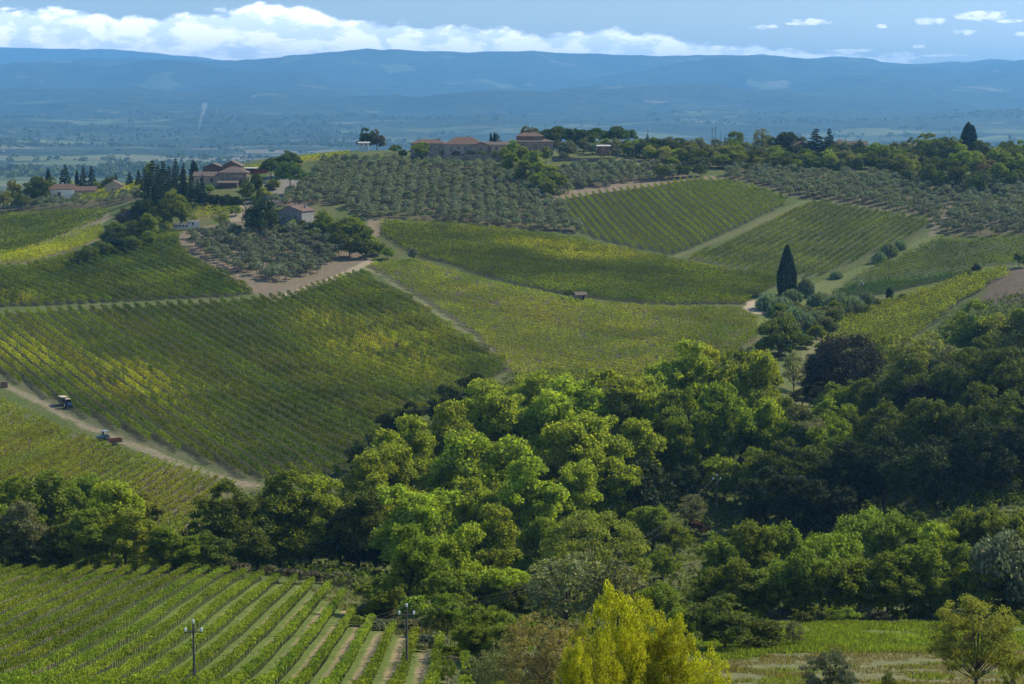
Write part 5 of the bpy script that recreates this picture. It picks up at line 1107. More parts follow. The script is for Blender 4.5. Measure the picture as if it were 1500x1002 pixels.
def gable_wall(cx, cy, w_, d_, h, rise, axis):
    """walls with their gable ends; axis x = ridge runs along x"""
    P = [box(cx - w_ / 2, cx + w_ / 2, cy - d_ / 2, cy + d_ / 2, -2.5, h)]
    if rise > 0:
        if axis == 'x':
            for s in (-1, 1):
                x0, x1 = cx + s * (w_ / 2 - .25) - .25, cx + s * (w_ / 2 - .25) + .25
                V = np.array([(x, y, z) for x in (x0, x1) for (y, z) in ((cy - d_ / 2, h), (cy + d_ / 2, h), (cy + .05, h + rise), (cy - .05, h + rise))])
                P.append((V, np.array([(0, 1, 2, 3), (4, 7, 6, 5), (1, 5, 6, 2), (0, 3, 7, 4)]), 0))
        else:
            for s in (-1, 1):
                y0, y1 = cy + s * (d_ / 2 - .25) - .25, cy + s * (d_ / 2 - .25) + .25
                V = np.array([(x, y, z) for y in (y0, y1) for (x, z) in ((cx - w_ / 2, h), (cx + w_ / 2, h), (cx + .05, h + rise), (cx - .05, h + rise))])
                P.append((V, np.array([(0, 1, 2, 3), (4, 7, 6, 5), (1, 5, 6, 2), (0, 3, 7, 4)]), 0))
    return P
def slab(pts, t=0.22):
    """a roof plane: four corners, real thickness downwards"""
    A_ = np.array(pts, float); V = np.concatenate([A_, A_ - np.array([0, 0, t])])
    return V, np.array([(0, 1, 2, 3), (7, 6, 5, 4), (0, 4, 5, 1), (1, 5, 6, 2), (2, 6, 7, 3), (3, 7, 4, 0)]), 0
def roof_mesh(cx, cy, w_, d_, h, rise, axis, kind_='gable', o=0.6):
    e = h + 0.12 ; x0, x1, y0, y1 = cx - w_ / 2 - o, cx + w_ / 2 + o, cy - d_ / 2 - o, cy + d_ / 2 + o; P = []
    sl = rise / ((d_ if axis == 'x' else w_) / 2) if kind_ != 'shed' else 0
    lo = e - o * sl; hi = e + rise
    if kind_ == 'gable' and axis == 'x':
        P = [slab([(x0, y0, lo), (x1, y0, lo), (x1, cy, hi), (x0, cy, hi)]), slab([(x0, cy, hi), (x1, cy, hi), (x1, y1, lo), (x0, y1, lo)])]
    elif kind_ == 'gable':
        P = [slab([(x0, y0, lo), (cx, y0, hi), (cx, y1, hi), (x0, y1, lo)]), slab([(cx, y0, hi), (x1, y0, lo), (x1, y1, lo), (cx, y1, hi)])]
    elif kind_ == 'hip':
        k_ = min(w_, d_) / 2 + o
        if w_ >= d_: a_, b_ = (x0 + k_, cy), (x1 - k_ + .01, cy)
        else: a_, b_ = (cx, y0 + k_), (cx + .01, y1 - k_)
        A_ = (a_[0], a_[1], hi); B_ = (b_[0], b_[1], hi)
        if w_ >= d_:
            P = [slab([(x0, y0, lo), (x1, y0, lo), B_, A_]), slab([(x1, y1, lo), (x0, y1, lo), A_, B_]), slab([(x0, y1, lo), (x0, y0, lo), A_, (A_[0], A_[1] + .01, hi)]), slab([(x1, y0, lo), (x1, y1, lo), (B_[0], B_[1] + .01, hi), B_])]
        else:
            P = [slab([(x0, y0, lo), (x1, y0, lo), (A_[0] + .01, A_[1], hi), A_]), slab([(x1, y0, lo), (x1, y1, lo), B_, A_]), slab([(x1, y1, lo), (x0, y1, lo), (B_[0] - .01, B_[1], hi), B_]), slab([(x0, y1, lo), (x0, y0, lo), A_, B_])]
    else:  # shed, high side at the back
        P = [slab([(x0, y0, e), (x1, y0, e), (x1, y1, e + rise), (x0, y1, e + rise)])]
    return P
def window(root, x, y, z, w_, h, face='y', frame=None, name='window'):
    """opening on the front (-y) or on the left/right (-x, +x) wall: surround and dark pane"""
    t = 0.09
    if face == 'y':
        fr_ = [box(x - w_ / 2 - .12, x - w_ / 2, y - t, y, z, z + h), box(x + w_ / 2, x + w_ / 2 + .12, y - t, y, z, z + h), box(x - w_ / 2 - .12, x + w_ / 2 + .12, y - t, y, z + h, z + h + .14), box(x - w_ / 2 - .12, x + w_ / 2 + .12, y - t - .05, y, z - .12, z)]
        pn = [box(x - w_ / 2, x + w_ / 2, y - .03, y + .1, z, z + h)]
    else:
        s = -1 if face == '-x' else 1
        a0, a1 = sorted((x, x + s * t)); b0, b1 = sorted((x + s * .03, x - s * .1))
        fr_ = [box(a0, a1, y - w_ / 2 - .12, y - w_ / 2, z, z + h), box(a0, a1, y + w_ / 2, y + w_ / 2 + .12, z, z + h), box(a0, a1, y - w_ / 2 - .12, y + w_ / 2 + .12, z + h, z + h + .14), box(a0, a1, y - w_ / 2 - .12, y + w_ / 2 + .12, z - .12, z)]
        pn = [box(b0, b1, y - w_ / 2, y + w_ / 2, z, z + h)]
    wo = link(name, tome('window', pn, [M_dark]), root)
    link('frame', tome('window_frame', fr_, [frame or M_stone]), wo)
def building(name, u, v, label, blocks, wins=(), rz=0.0, chim=(), y0=400.0, y1=1300.0, cat_='house', yy=None, xoff=0, zoff=0):
    if yy: d_ = px_dir(u, v); d_ = d_ / d_[1]; x, y = d_[0] * yy, yy; z = d_[2] * yy
    else: x, y, z = hit(u, v, y0, y1)
    root = link(name, None, loc=(x + xoff, y, z + zoff), rz=rz, label=label, category=cat_)
    for (cx, cy, w_, d_, h, rise, axis, rk, wm, rm) in blocks:
        link('wall', tome('wall', gable_wall(cx, cy, w_, d_, h, rise if rk == 'gable' else 0, axis), [wm]), root)
        ro = link('roof', tome('roof', roof_mesh(cx, cy, w_, d_, h, rise, axis, rk), [rm]), root)
        for (qx, qy, qz) in chim:
            if abs(qx - cx) < w_ / 2 and abs(qy - cy) < d_ / 2:
                link('chimney', tome('chimney', [box(qx - .4, qx + .4, qy - .4, qy + .4, qz - 1.8, qz + .9), box(qx - .5, qx + .5, qy - .5, qy + .5, qz + .9, qz + 1.05)], [wm]), ro)
    for wq in wins: window(root, *wq)
    return root
# villa on the crest
building('villa', 672, 223, 'long stone villa with red tiled roofs on the crest above the olive grove',
  [(-15.5, 4, 18, 9, 4.6, 1.9, 'x', 'hip', M_grey, M_roof), (2.5, 3, 20, 12, 4.3, 3.3, 'x', 'hip', M_grey, M_roof), (11.5, -1.5, 7, 6, 3.9, 1.4, 'y', 'gable', M_stone, M_roof), (20, 1.5, 12, 8, 4.0, 1.3, 'x', 'gable', M_cream, M_roof2)],
  wins=[(-19, -.5, 1.2, 1.2, 1.6), (-12, -.5, 1.2, 1.2, 1.6), (-4, -3, .4, 1.6, 2.4), (0, -3, 1.4, 1.1, 1.5), (3.5, -3, 1.4, 1.1, 1.5), (11.5, -4.5, 1.0, 1.0, 1.7), (16, -2.5, 0.1, 1.1, 2.6, 'y', None, 'door'), (19.2, -2.5, 1.3, 1.2, 1.6), (23.3, -2.5, 1.3, 2.0, 1.6)],
  chim=[(-10, 4, 6.3), (5, 4, 7.4), (20, 2, 5.6)], yy=1022, zoff=0)
building('tiled_house', 782, 219, 'two stage house with stacked tiled roofs right of the villa',
  [(0, 2, 20, 12, 4.2, 1.6, 'x', 'hip', M_stone, M_roof2), (-2, 3, 14, 8, 7.0, 1.6, 'x', 'hip', M_brown, M_roof)],
  wins=[(-6, -4, 1.2, 1.1, 1.5), (1, -4, 1.2, 1.1, 1.5), (6, -4, 1.2, 1.1, 1.5), (1.5, -1, 5.6, 3.5, 0.9)], yy=1032)
def wallrun(name, pts, h, th, m_, label):
    P = []
    for (xa, ya), (xb, yb) in zip(pts[:-1], pts[1:]):
        L = math.hypot(xb - xa, yb - ya); nx_, ny_ = -(yb - ya) / L * th / 2, (xb - xa) / L * th / 2
        za, zb_2 = float(zf(xa, ya)), float(zf(xb, yb)); zt_2 = max(za, zb_2) + h
        V = np.array([(xa + nx_, ya + ny_, za - 1.5), (xb + nx_, yb + ny_, zb_2 - 1.5), (xb - nx_, yb - ny_, zb_2 - 1.5), (xa - nx_, ya - ny_, za - 1.5), (xa + nx_, ya + ny_, zt_2), (xb + nx_, yb + ny_, zt_2), (xb - nx_, yb - ny_, zt_2), (xa - nx_, ya - ny_, zt_2)])
        P.append((V, np.array([(3, 2, 1, 0), (4, 5, 6, 7), (0, 1, 5, 4), (1, 2, 6, 5), (2, 3, 7, 6), (3, 0, 4, 7)]), 0))
    link(name, tome(name, P, [m_]), label=label, category='wall', kind='thing')
ya = 1008
wallrun('retaining_wall', [((u - 750) / F * ya, ya) for u in (515, 560, 600)], 1.8, 0.5, M_grey, 'grey terrace wall under the two dark oaks left of the villa')
wallrun('retaining_wall', [((u - 750) / F * ya, ya) for u in (632, 680, 748)], 2.6, 0.5, M_stone, 'stone retaining wall along the foot of the villa')
wallrun('retaining_wall', [((u - 750) / F * ya, ya) for u in (808, 850, 882)], 1.6, 0.5, M_stone, 'low grey wall below the pines right of the villa')
building('garden_cabin', 533, 215, 'small blue and white cabin under the two dark oaks', [(0, 0, 5, 2.4, 2.1, 0.3, 'x', 'gable', M_lblue, M_wmet)], wins=[(-1.2, -1.2, .8, .8, .9), (1.2, -1.2, .8, .8, .9)], yy=1012, cat_='cabin')
building('garden_shed', 884, 221, 'open garden shed with pale sheet roof among the crest trees', [(0, 0, 6, 4, 2.4, 0.5, 'x', 'shed', M_brown, M_wmet)], wins=[(0, -2, .5, 1.4, 1.3)], yy=1012, cat_='shed')
# farm
building('farmhouse', 343, 270, 'farmhouse with pyramid tiled roof and wooden loggia on the left hill',
  [(0, 0, 13.5, 11, 6.0, 2.6, 'x', 'hip', M_stone, M_roof2), (-13, 1, 12, 8, 4.2, 1.8, 'x', 'gable', M_cream, M_roof2), (-1.5, -9.5, 9, 5, 1.0, 1.3, 'x', 'shed', M_brown, M_roof2)],
  wins=[(-4.6, -5.5, 3.3, .9, 1.1), (-2.6, -5.5, 3.3, .9, 1.1), (2.8, -5.5, 3.2, 5.8, 1.7, 'y', M_brown, 'loggia'), (-15.5, -3, 1.6, 1.0, 1.3), (-10.5, -3, 1.2, 1.2, 1.9), (2.8, -5.5, .3, 3.0, 1.9, 'y', M_brown, 'door')], chim=[(3, 1, 7.8)], y0=700)
building('barn', 308, 262, 'left of two dark gabled barns behind the farmhouse', [(0, 14, 10, 12, 5.6, 1.9, 'y', 'gable', M_brown, M_roof2)], wins=[(0, 8, 1, 3, 3)], cat_='barn', y0=700)
building('barn', 336, 262, 'right of two dark gabled barns behind the farmhouse', [(0, 14, 9, 12, 6.4, 2.2, 'y', 'gable', M_brown, M_roof2)], wins=[(0, 8, 1, 2.6, 3)], cat_='barn', y0=700)
building('red_shed', 377, 254, 'long red sheet metal shed with white roof at the farm yard', [(0, 0, 11.5, 4, 2.6, 0.35, 'x', 'gable', M_redm, M_wmet)], wins=[(-3, -2, .3, 2.2, 1.8, 'y', M_redm, 'door'), (2, -2, 1.1, 1.2, .9, 'y', M_redm)], cat_='shed', y0=700)
building('grey_house', 434, 327, 'grey plastered house with gable end and red tiled roof on the farm hill',
  [(0, 0, 11, 13, 5.6, 2.0, 'y', 'gable', M_grey, M_roof)], wins=[(-2.6, -6.5, 2.2, .9, 1.6), (2.6, -6.5, 2.2, .9, 1.6), (-5.5, -3, 2.2, 1.6, .9, '-x'), (-5.5, 2, 2.2, 1.6, .9, '-x')], rz=R(-18), chim=[(-2, 4, 7.6), (3.5, 2, 7.4)], y0=600)
building('white_cottage', 92, 292, 'white cottage with red tiled roof and one dark window in the left distance',
  [(0, 0, 12, 8, 5.4, 2.2, 'x', 'gable', M_white, M_roof), (11, 1, 11, 7, 4.6, 1.8, 'x', 'gable', M_cream, M_roof)], wins=[(-1.5, -4, 1.6, 1.6, 2.2, 'y', M_white), (8, -2.5, 1.2, 1.2, 1.4, 'y', M_white), (14, -2.5, 1.2, 1.2, 1.4, 'y', M_white), (-6, 0, 2, 1.0, 1.4, '-x', M_white)], rz=R(8), chim=[(0, 1, 7.4)], y0=700, yy=None)
building('gabled_house', 168, 283, 'small pale gabled house half hidden behind the yellow vines on the left', [(0, 0, 8, 8, 4.2, 2.2, 'y', 'gable', M_cream, M_roof2)], wins=[(0, -4, 1.4, 1.0, 1.2)], y0=700)
building('stone_hut', 849, 440, 'tiny stone hut with tiled roof between the two middle vineyards', [(0, 0, 3.4, 3.0, 2.2, 0.7, 'x', 'gable', M_stone, M_roof2)], wins=[(0.7, -1.5, .2, .8, 1.6, 'y', None, 'door')], y0=500, cat_='hut', rz=R(20))
building('crest_house', 1249, 223, 'pale stone house with pinkish tiled roof on the right crest', [(0, 0, 14, 9, 3.6, 2.2, 'x', 'gable', M_stone, M_roof2), (-7, 3, 5, 5, 5.4, 1.4, 'x', 'hip', M_stone, M_roof)], wins=[(-3, -4.5, 1.2, 1, 1.4), (1, -4.5, 1.2, 1, 1.4), (4.5, -4.5, 1.2, 1, 1.4)], chim=[(4, 1, 5.8), (-4, 1, 5.8)], yy=1055, rz=R(-12))
building('crest_house', 1170, 224, 'brown gabled house half hidden left of the crest cedars', [(0, 0, 9, 9, 3.8, 2.2, 'y', 'gable', M_brown, M_roof2)], wins=[(-2, -4.5, 1.2, 1, 1.4), (2, -4.5, 1.2, 1, 1.4)], yy=1050, rz=R(15))
building('hidden_house', 1344, 226, 'dark walled house behind the double lamp pole on the right crest', [(0, 0, 17, 9, 4.8, 1.6, 'x', 'hip', M_brown, M_roof2)], wins=[(-4, -4.5, 1.6, 1, 1.4), (0, -4.5, 1.6, 1, 1.4), (4, -4.5, 1.6, 1, 1.4)], yy=1085)
fk_ = 0
for (u, v, w_) in [(3, 222, 14), (96, 229, 10), (98, 180, 22), (106, 181, 16), (60, 216, 14), (113, 137, 26), (135, 140, 30), (315, 165, 26), (322, 167, 18), (331, 166, 16), (405, 189, 14), (277, 190, 16), (880, 138, 40), (1095, 148, 24), (1165, 147, 22), (1290, 206, 12), (845, 146, 30), (480, 172, 22), (560, 178, 18), (210, 167, 16)]:
    x, y, z = fhit(u, v); fk_ += 1
    r_ = link('far_farmhouse', None, loc=(x, y, z), rz=random.uniform(-.5, .5), label='tiny pale farmhouse far off in the haze, %s counted across the valley' % ordw(fk_), category='house', group='far farmhouses in the haze')
    link('wall', tome('wall', gable_wall(0, 0, w_, w_ * .6, w_ * .34, w_ * .12, 'x'), [M_cream]), r_)
    link('roof', tome('roof', roof_mesh(0, 0, w_, w_ * .6, w_ * .34, w_ * .12, 'x', 'gable', .6), [M_roof2]), r_)
# smoke
sx_, sy_, sz_ = fhit(290, 192)
k_ = 12; rr_ = np.linspace(4, 13, k_); hh_ = np.linspace(0, 62 * sy_ / 4500, k_) ; rr_ = rr_ * sy_ / 8200
an = np.arange(10) / 10 * 2 * math.pi
V = np.concatenate([np.stack([np.cos(an) * r_ * (1 + .2 * math.sin(i * 2.1)) + (h_ * .28) ** 1.0 + 2.5 * math.sin(i), np.sin(an) * r_, 0 * an + h_], 1) for i, (r_, h_) in enumerate(zip(rr_, hh_))] + [np.array([[0, 0, 0], [hh_[-1] * .28 + 2, 0, hh_[-1] + 3]])])
Fq_ = [(i * 10 + j, i * 10 + (j + 1) % 10, (i + 1) * 10 + (j + 1) % 10, (i + 1) * 10 + j) for i in range(k_ - 1) for j in range(10)]
nb_ = k_ * 10
Fq_ += [(nb_, (j + 2) % 10, j + 1, j) for j in range(0, 10, 2)] + [(nb_ + 1, (k_ - 1) * 10 + j, (k_ - 1) * 10 + j + 1, (k_ - 1) * 10 + (j + 2) % 10) for j in range(0, 10, 2)]
sm_, g = mat('smoke')
pv = g.n('ShaderNodeVolumePrincipled', {'Color': (0.95, 0.96, 1, 1), 'Density': 0.012})
g.n('ShaderNodeOutputMaterial', {1: pv.outputs[0]})
link('smoke_plume', mesh_np('smoke', V, np.array(Fq_), [sm_]), loc=(sx_, sy_, sz_), label='thin white smoke plume rising in the hazy valley', category='smoke', kind='stuff')
# ---------------------------------------------------------------- poles and wires
POLES = []
def pole(u, vt, vb, label, arm=0.9, kind_='power', yy=None):
    if yy: d_ = px_dir(u, vb); d_ = d_ / d_[1]; x, y, z = d_[0] * yy, yy, float(zf(d_[0] * yy, yy))
    else: x, y, z = hit(u, vb, 150)
    d_ = px_dir(u, vt); d_ = d_ / d_[1]; H_ = d_[2] * y - z
    name = 'power_pole' if kind_ != 'lamp' else 'lamp_pole'
    r0 = 0.15 if y < 400 else 0.17
    root = link(name, None, loc=(x, y, z), label=label, category='pole')
    V, Q_ = prism((0, 0, -.5), (0, 0, H_), r0, r0 * .65, 8); link('pole', mesh_np('pole', V, Q_, [M_steel]), root)
    if kind_ == 'power':
        link('crossarm', tome('crossarm', [box(-arm, arm, -.06, .06, H_ - .95, H_ - .83)], [M_steel]), root)
        for (qx, qz) in ((-arm + .1, H_ - .83), (arm - .1, H_ - .83), (0, H_)):
            V, Q_ = prism((qx, 0, qz), (qx, 0, qz + .30), .10, .14, 8)
            V2, Q2 = prism((qx, 0, qz + .30), (qx, 0, qz + .42), .14, .03, 8)
            link('insulator', tome('insulator', [(V, Q_, 0), (V2, Q2, 0)], [M_glassy]), root)
    elif kind_ == 'lamp':
        for s in (-1, 1):
            V, Q_ = prism((0, 0, H_ - .6), (s * 1.6, 0, H_ - .2), .06, .06, 6); a_ = link('lamp_arm', mesh_np('arm', V, Q_, [M_steel]), root)
            link('lamp_head', tome('lamp_head', [box(s * 1.6 - .7, s * 1.6 + .7, -.4, .4, H_ - .45, H_ - .15)], [M_wmet]), a_)
    elif kind_ == 'aerial':
        for hh2 in (0.4, 1.0, 1.6):
            link('crossarm', tome('crossarm', [box(-.6, .6, -.05, .05, H_ - hh2, H_ - hh2 + .1)], [M_steel]), root)
    POLES.append((x, y, z + H_)); return root
pole(285, 913, 1016, 'dark power pole standing in the front vineyard rows at the left')
pole(596, 889, 990, 'dark power pole at the right end of the front vineyard')
pole(1049, 697, 770, 'slim power pole in the dip at the reddish shrub')
pole(1261, 413, 455, 'slim power pole rising behind the reed hedge')
pole(1336, 209, 252, 'lamp pole with two pale heads on the right crest', kind_='lamp', yy=1000)
pole(1345, 203, 240, 'taller lamp pole behind the first on the right crest', kind_='lamp', yy=1030)
pole(1043, 187, 216, 'dark mast with short arms on the right crest, left of its pair', kind_='aerial', yy=1085)
pole(1048, 185, 216, 'grey mast with a head on the right crest, right of its pair', kind_='aerial', yy=1095)
pole(1056, 193, 216, 'thin bare mast right of the pair on the crest', kind_='bare', yy=1100)
pole(1062, 196, 216, 'short dark post right of the masts on the crest', kind_='bare', yy=1080)
pole(929, 190, 225, 'tall thin pole before the crest pines', kind_='bare', yy=1000)
pole(949, 188, 215, 'power pole on the crest right of the pines', yy=1060)
pole(905, 218, 240, 'short pole beside the garden shed', kind_='bare', yy=985)
pole(1302, 372, 410, 'thin pole in the far right vineyard', kind_='bare')
def wires(a, b, n_, sag, label):
    P = []
    for s in n_:
        prev = None
        for t in np.linspace(0, 1, 25):
            q = np.array(a) * (1 - t) + np.array(b) * t; q = q + np.array([s, 0, 0.1 - sag * 4 * t * (1 - t) - (0.7 if s else 0)])
            if prev is not None:
                V, Q_ = prism(prev, q, 0.016, 0.016, 3); P.append((V, Q_, 0))
            prev = q
        link('overhead_wire', tome('wire', P, [M_steel]), label=label + {-0.8: ', left strand', 0: ', top strand', 0.8: ', right strand'}[s], category='wire', group='overhead wires'); P = []
wires(POLES[0], POLES[1], (-.8, 0, .8), 1.6, 'thin dark wire across the front vineyard')
wires(POLES[1], POLES[2], (-.8, 0, .8), 6, 'thin dark wire from the vineyard pole to the dip')
wires(POLES[2], POLES[3], (-.8, 0, .8), 7, 'thin dark wire from the dip to the reed hedge')
wires(POLES[3], POLES[4], (-.8, 0, .8), 6, 'thin dark wire climbing the right slope')
wires(POLES[11], POLES[6], (0,), 1.5, 'thin dark wire along the crest')
# ---------------------------------------------------------------- harvest vehicles
def wheel(root, x, y, r_, w_, name='wheel'):
    t = np.arange(16) / 16 * 2 * math.pi; rings = []
    for (yy_, rr) in ((-w_ / 2, r_ * .62), (-w_ / 2, r_ * .95), (-w_ / 4, r_), (w_ / 4, r_), (w_ / 2, r_ * .95), (w_ / 2, r_ * .62)):
        rings.append(np.stack([np.cos(t) * rr, 0 * t + yy_, np.sin(t) * rr], 1))
    V = np.concatenate(rings); Fq = np.array([(i * 16 + j, i * 16 + (j + 1) % 16, ((i + 1) % 6) * 16 + (j + 1) % 16, ((i + 1) % 6) * 16 + j) for i in range(6) for j in range(16)])
    wo = link(name, None, root, loc=(x, y, r_))
    link('tyre', mesh_np('tyre', V, Fq, [M_tyre]), wo)
    V, Q_ = prism((0, -w_ * .38, 0), (0, w_ * .38, 0), r_ * .62, r_ * .62, 12); V2, Q2 = prism((0, -w_ * .45, 0), (0, w_ * .45, 0), r_ * .62, r_ * .12, 12)
    link('rim', tome('rim', [(V, Q_, 0), (V2, Q2, 0)], [M_wmet]), wo)
def tapered(x0, x1, w0, w1, z0, z1, h0, h1):
    V = np.array([(x0, -w0, z0), (x1, -w1, z1), (x1, w1, z1), (x0, w0, z0), (x0, -w0 * .9, h0), (x1, -w1 * .85, h1), (x1, w1 * .85, h1), (x0, w0 * .9, h0)])
    return V, np.array([(3, 2, 1, 0), (4, 5, 6, 7), (0, 1, 5, 4), (1, 2, 6, 5), (2, 3, 7, 6), (3, 0, 4, 7)]), 0
def tractor(x, y, rz, paint_, canopy, label):
    root = link('tractor', None, loc=(x, y, float(zf(x, y))), rz=rz, label=label, category='tractor')
    link('hood', tome('hood', [tapered(.3, 2.1, .42, .34, .75, .8, 1.5, 1.32), box(2.1, 2.2, -.32, .32, .75, 1.28)], [paint_]), root)
    link('chassis', tome('chassis', [box(-.7, 2.15, -.25, .25, .5, .8)], [M_tyre]), root)
    for s in (-1, 1):
        wheel(root, -.35, s * .72, .78, .42); wheel(root, 1.65, s * .66, .45, .28)
        link('fender', tome('fender', [box(-1.1, .35, s * .72 - .24, s * .72 + .24, 1.55, 1.62), box(.3, .37, s * .72 - .24, s * .72 + .24, .9, 1.6)], [paint_]), root)
    link('seat', tome('seat', [box(-.55, -.1, -.25, .25, 1.15, 1.28), box(-.62, -.5, -.25, .25, 1.2, 1.75)], [M_tyre]), root)
    link('cab_frame', tome('cab_frame', [box(a_, a_ + .07, s * .6 - .035, s * .6 + .035, 1.5, 2.45) for a_ in (-.85, .35) for s in (-1, 1)], [M_tyre]), root)
    link('cab_roof', tome('cab_roof', [tapered(-1.0, .6, .72, .72, 2.45, 2.45, 2.6, 2.58)], [canopy]), root)
    link('windscreen', tome('windscreen', [box(.40, .43, -.54, .54, 1.5, 2.42)], [M_dark]), root)
    V, Q_ = prism((1.1, .3, 1.35), (1.1, .3, 2.2), .05, .05, 6); link('exhaust', mesh_np('exhaust', V, Q_, [M_tyre]), root)
    V, Q_ = prism((.35, 0, 1.5), (.1, 0, 1.75), .18, .2, 10); link('steering_wheel', mesh_np('steering', V, Q_, [M_tyre]), root)
    return root
def trailer(x, y, rz, side, inside, label, L=3.6, hgt=.9, load=None, canopy=None):
    root = link('trailer', None, loc=(x, y, float(zf(x, y))), rz=rz, label=label, category='trailer')
    link('bed', tome('bed', [box(-L / 2, L / 2, -.95, .95, .75, .9), box(L / 2, L / 2 + 1.1, -.06, .06, .6, .7)], [M_steel]), root)
    for (a_, b_, c_, d_) in ((-L / 2, L / 2, -.95, -.88), (-L / 2, L / 2, .88, .95), (-L / 2, -L / 2 + .07, -.88, .88), (L / 2 - .07, L / 2, -.88, .88)):
        link('side_panel', tome('side_panel', [box(a_, b_, c_, d_, .9, .9 + hgt)], [side]), root)
    link('floor_liner', tome('liner', [box(-L / 2 + .08, L / 2 - .08, -.87, .87, .9, .95)], [inside]), root)
    for s in (-1, 1): wheel(root, -.3, s * .8, .42, .25)
    if load:
        n_ = 700; C = np.stack([rng.uniform(-L / 2 + .1, L / 2 - .1, n_), rng.uniform(-.85, .85, n_), 0.9 + hgt * rng.uniform(.6, 1.25, n_)], 1)
        V, Q_ = quads(C, .28, .6); link('grape_load', mesh_np('load', V, Q_, [M_grape]), root)
    if canopy:
        link('canopy_frame', tome('canopy_frame', [box(a_ - .03, a_ + .03, s * .9 - .03, s * .9 + .03, .9 + hgt, 2.35) for a_ in (-L / 2 + .1, L / 2 - .1) for s in (-1, 1)], [M_steel]), root)
        link('canopy', tome('canopy', [tapered(-L / 2 - .15, L / 2 + .15, 1.05, 1.05, 2.35, 2.35, 2.5, 2.5)], [canopy]), root)
    return root
def along(u0, v0, u1, v1): a_, b_ = hit(u0, v0), hit(u1, v1); return a_, math.atan2(b_[1] - a_[1], b_[0] - a_[0])
p1_, rz_ = along(88, 588, 103, 597)
q_ = hit(100, 598); tractor(q_[0], q_[1], rz_, M_navy, M_tan, 'navy tractor with tan roof on the track below the yellow vines')
trailer(q_[0] - 4.2 * math.cos(rz_), q_[1] - 4.2 * math.sin(rz_), rz_, M_brown, M_wood, 'canopied trailer with green load behind the navy tractor', load=True, canopy=M_tan)
q_ = hit(153, 645); tractor(q_[0], q_[1], 0.6 + math.pi, M_lblue, M_lblue, 'pale blue tractor standing among the lower vine rows')
q_ = hit(169, 652); trailer(q_[0], q_[1], 0.5, M_orange, M_wmet, 'orange trailer with pale inside beside the pale blue tractor', L=3.2, hgt=.8)
q_ = hit(6, 568); root = link('grape_crate', None, loc=q_, rz=.4, label='brown wooden crate stack at the left end of the track', category='crate')
for i in range(3): link('crate_layer', tome('crate', [box(-.9, .9, -.7, .7, i * .62, i * .62 + .56), box(-.95, -.8, -.75, .75, i * .62 + .05, i * .62 + .6), box(.8, .95, -.75, .75, i * .62 + .05, i * .62 + .6)], [M_wood]), root)
# parked vehicles on the farm hill
def van(u, v, rz, label, L=5.8, Wd=2.1, H_=2.9, hood=True):
    x, y, z = hit(u, v, 600); root = link('parked_van', None, loc=(x, y, z), rz=rz, label=label, category='van')
    P = [tapered(-L / 2, L / 2 - (1.3 if hood else 0), Wd / 2, Wd / 2, .45, .45, H_, H_)]
    if hood: P.append(tapered(L / 2 - 1.3, L / 2, Wd / 2 * .98, Wd / 2 * .9, .45, .45, H_ * .62, H_ * .4))
    link('body', tome('van_body', P, [M_wmet]), root)
    if hood: link('windscreen', tome('windscreen', [tapered(L / 2 - 1.28, L / 2 - .9, Wd / 2 * .85, Wd / 2 * .8, H_ * .6, H_ * .55, H_ * .93, H_ * .58)], [M_dark]), root)
    for a_ in np.arange(-L / 2 + .8, L / 2 - 1.6, 1.5):
        for s in (-1, 1): link('window', tome('side_window', [box(a_ - .5, a_ + .5, s * Wd / 2 - .02, s * Wd / 2 + .02, H_ * .5, H_ * .8)], [M_dark]), root)
    for a_ in (-L / 2 + 1.1, L / 2 - 1.1):
        for s in (-1, 1): wheel(root, a_, s * (Wd / 2 - .1), .38, .25)
van(283, 336, 0.15, 'boxy white camper parked on the farm hill', L=5.0, H_=3.7, hood=False)
van(266, 337, 0.1, 'long low white trailer with windows left of the camper', L=9, H_=2.8, hood=False)
van(305, 340, -0.5, 'small white car at the edge of the pocket olive grove', L=3.8, Wd=1.7, H_=1.6)
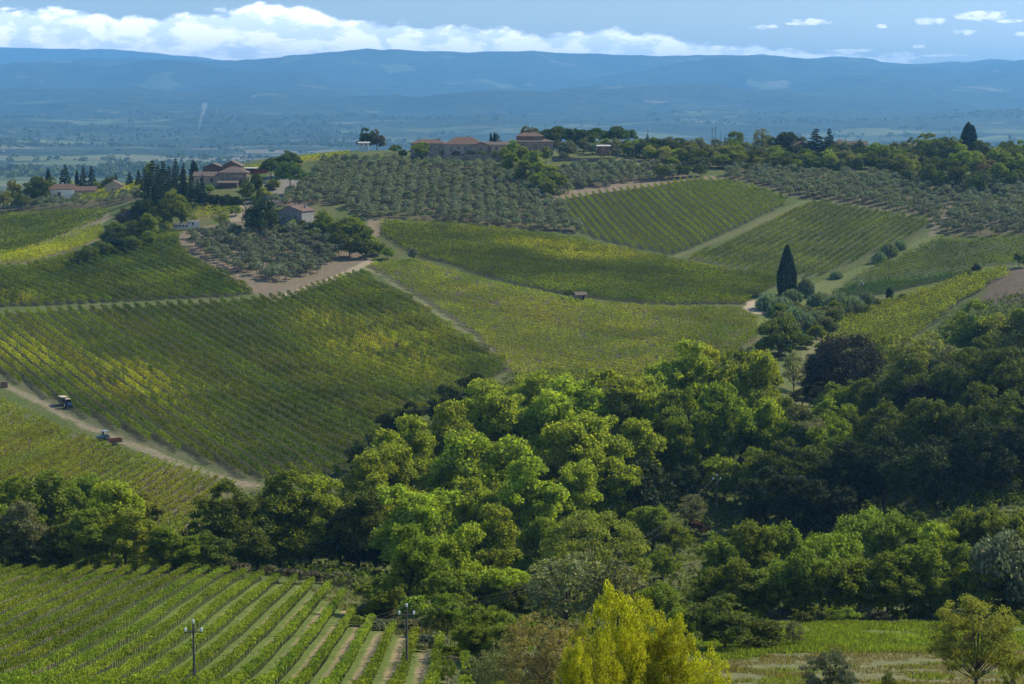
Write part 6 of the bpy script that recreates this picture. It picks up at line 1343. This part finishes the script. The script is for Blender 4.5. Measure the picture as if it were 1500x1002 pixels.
# worker by the track
def person(u, v, label):
    x, y, z = hit(u, v)
    J = [(0, 0, .95), (0, .01, 1.2), (0, .02, 1.42), (0, 0, 1.52), (0, -.02, 1.64), (0, -.02, 1.76),
         (.10, 0, .90), (.12, -.03, .50), (.12, .02, .08), (.12, -.14, .03), (-.10, 0, .90), (-.13, .05, .50), (-.14, .02, .08), (-.14, -.14, .03),
         (.19, .02, 1.40), (.25, .02, 1.13), (.24, -.12, .92), (.24, -.18, .84), (-.19, .02, 1.40), (-.25, .03, 1.13), (-.22, -.16, .98), (-.21, -.24, .93)]
    Rr_ = [.15, .14, .15, .06, .095, .085, .09, .065, .045, .04, .09, .065, .045, .04, .06, .045, .035, .03, .06, .045, .035, .03]
    E_ = [(0, 1), (1, 2), (2, 3), (3, 4), (4, 5), (0, 6), (6, 7), (7, 8), (8, 9), (0, 10), (10, 11), (11, 12), (12, 13), (2, 14), (14, 15), (15, 16), (16, 17), (2, 18), (18, 19), (19, 20), (20, 21)]
    for s, hb in ((1, 17), (-1, 21)):     # fingers
        hx, hy, hz = J[hb]
        for k in range(5):
            J.append((hx + (k - 2) * .018, hy - .03, hz - .07 if k else hz - .03)); Rr_.append(.008); E_.append((hb, len(J) - 1))
    me = bpy.data.meshes.new('person_body'); me.from_pydata(J, E_, []); me.materials.append(M_cloth)
    o = link('person', me, loc=(x, y, z), rz=.6, label=label, category='person')
    md = o.modifiers.new('skin', 'SKIN'); 
    for i, r_ in enumerate(Rr_): me.skin_vertices[0].data[i].radius = (r_, r_)
    me.skin_vertices[0].data[0].use_root = True
    o.modifiers.new('sub', 'SUBSURF').levels = 1; o.modifiers['sub'].render_levels = 1
    t = np.linspace(0, 2 * math.pi, 11)[:-1]; V = [(math.cos(a_) * q * .085, -.02 + math.sin(a_) * q * .1, 1.70 + h_) for (q, h_) in ((1.15, 0), (1.0, .06), (.6, .11)) for a_ in t]
    Fq = np.array([(i * 10 + j, i * 10 + (j + 1) % 10, (i + 1) * 10 + (j + 1) % 10, (i + 1) * 10 + j) for i in range(2) for j in range(10)])
    link('hair', mesh_np('hair', np.array(V), Fq, [M_tyre]), o)
try:
    person(34, 556, 'worker in dark clothes standing between the yellow vines and the track')
except Exception as e_:
    print('person', e_)
# ---------------------------------------------------------------- haze over the whole valley
hm, g = mat('haze')
pv = g.n('ShaderNodeVolumePrincipled', {'Color': (0.20, 0.53, 1.0, 1), 'Density': 5.6e-5, 'Anisotropy': 0.25})
g.n('ShaderNodeOutputMaterial', {1: pv.outputs[0]})
zb_ = float(GZ.min()) - 1.5; zt_ = max(float(GZ.max()), 5.0) + 12.0
xx = float(np.abs(GX).max()) + 60
V = np.array([(sx * xx, y, z) for z in (zb_, zt_) for y in (-310.0, float(gy[-1]) + 60) for sx in (-1, 1)])
Fh = np.array([(0, 2, 3, 1), (4, 5, 7, 6), (0, 1, 5, 4), (2, 6, 7, 3), (0, 4, 6, 2), (1, 3, 7, 5)])
link('haze', mesh_np('haze', V, Fh, [hm]), kind='stuff', label='pale blue summer haze filling the valley to the mountains', category='haze')
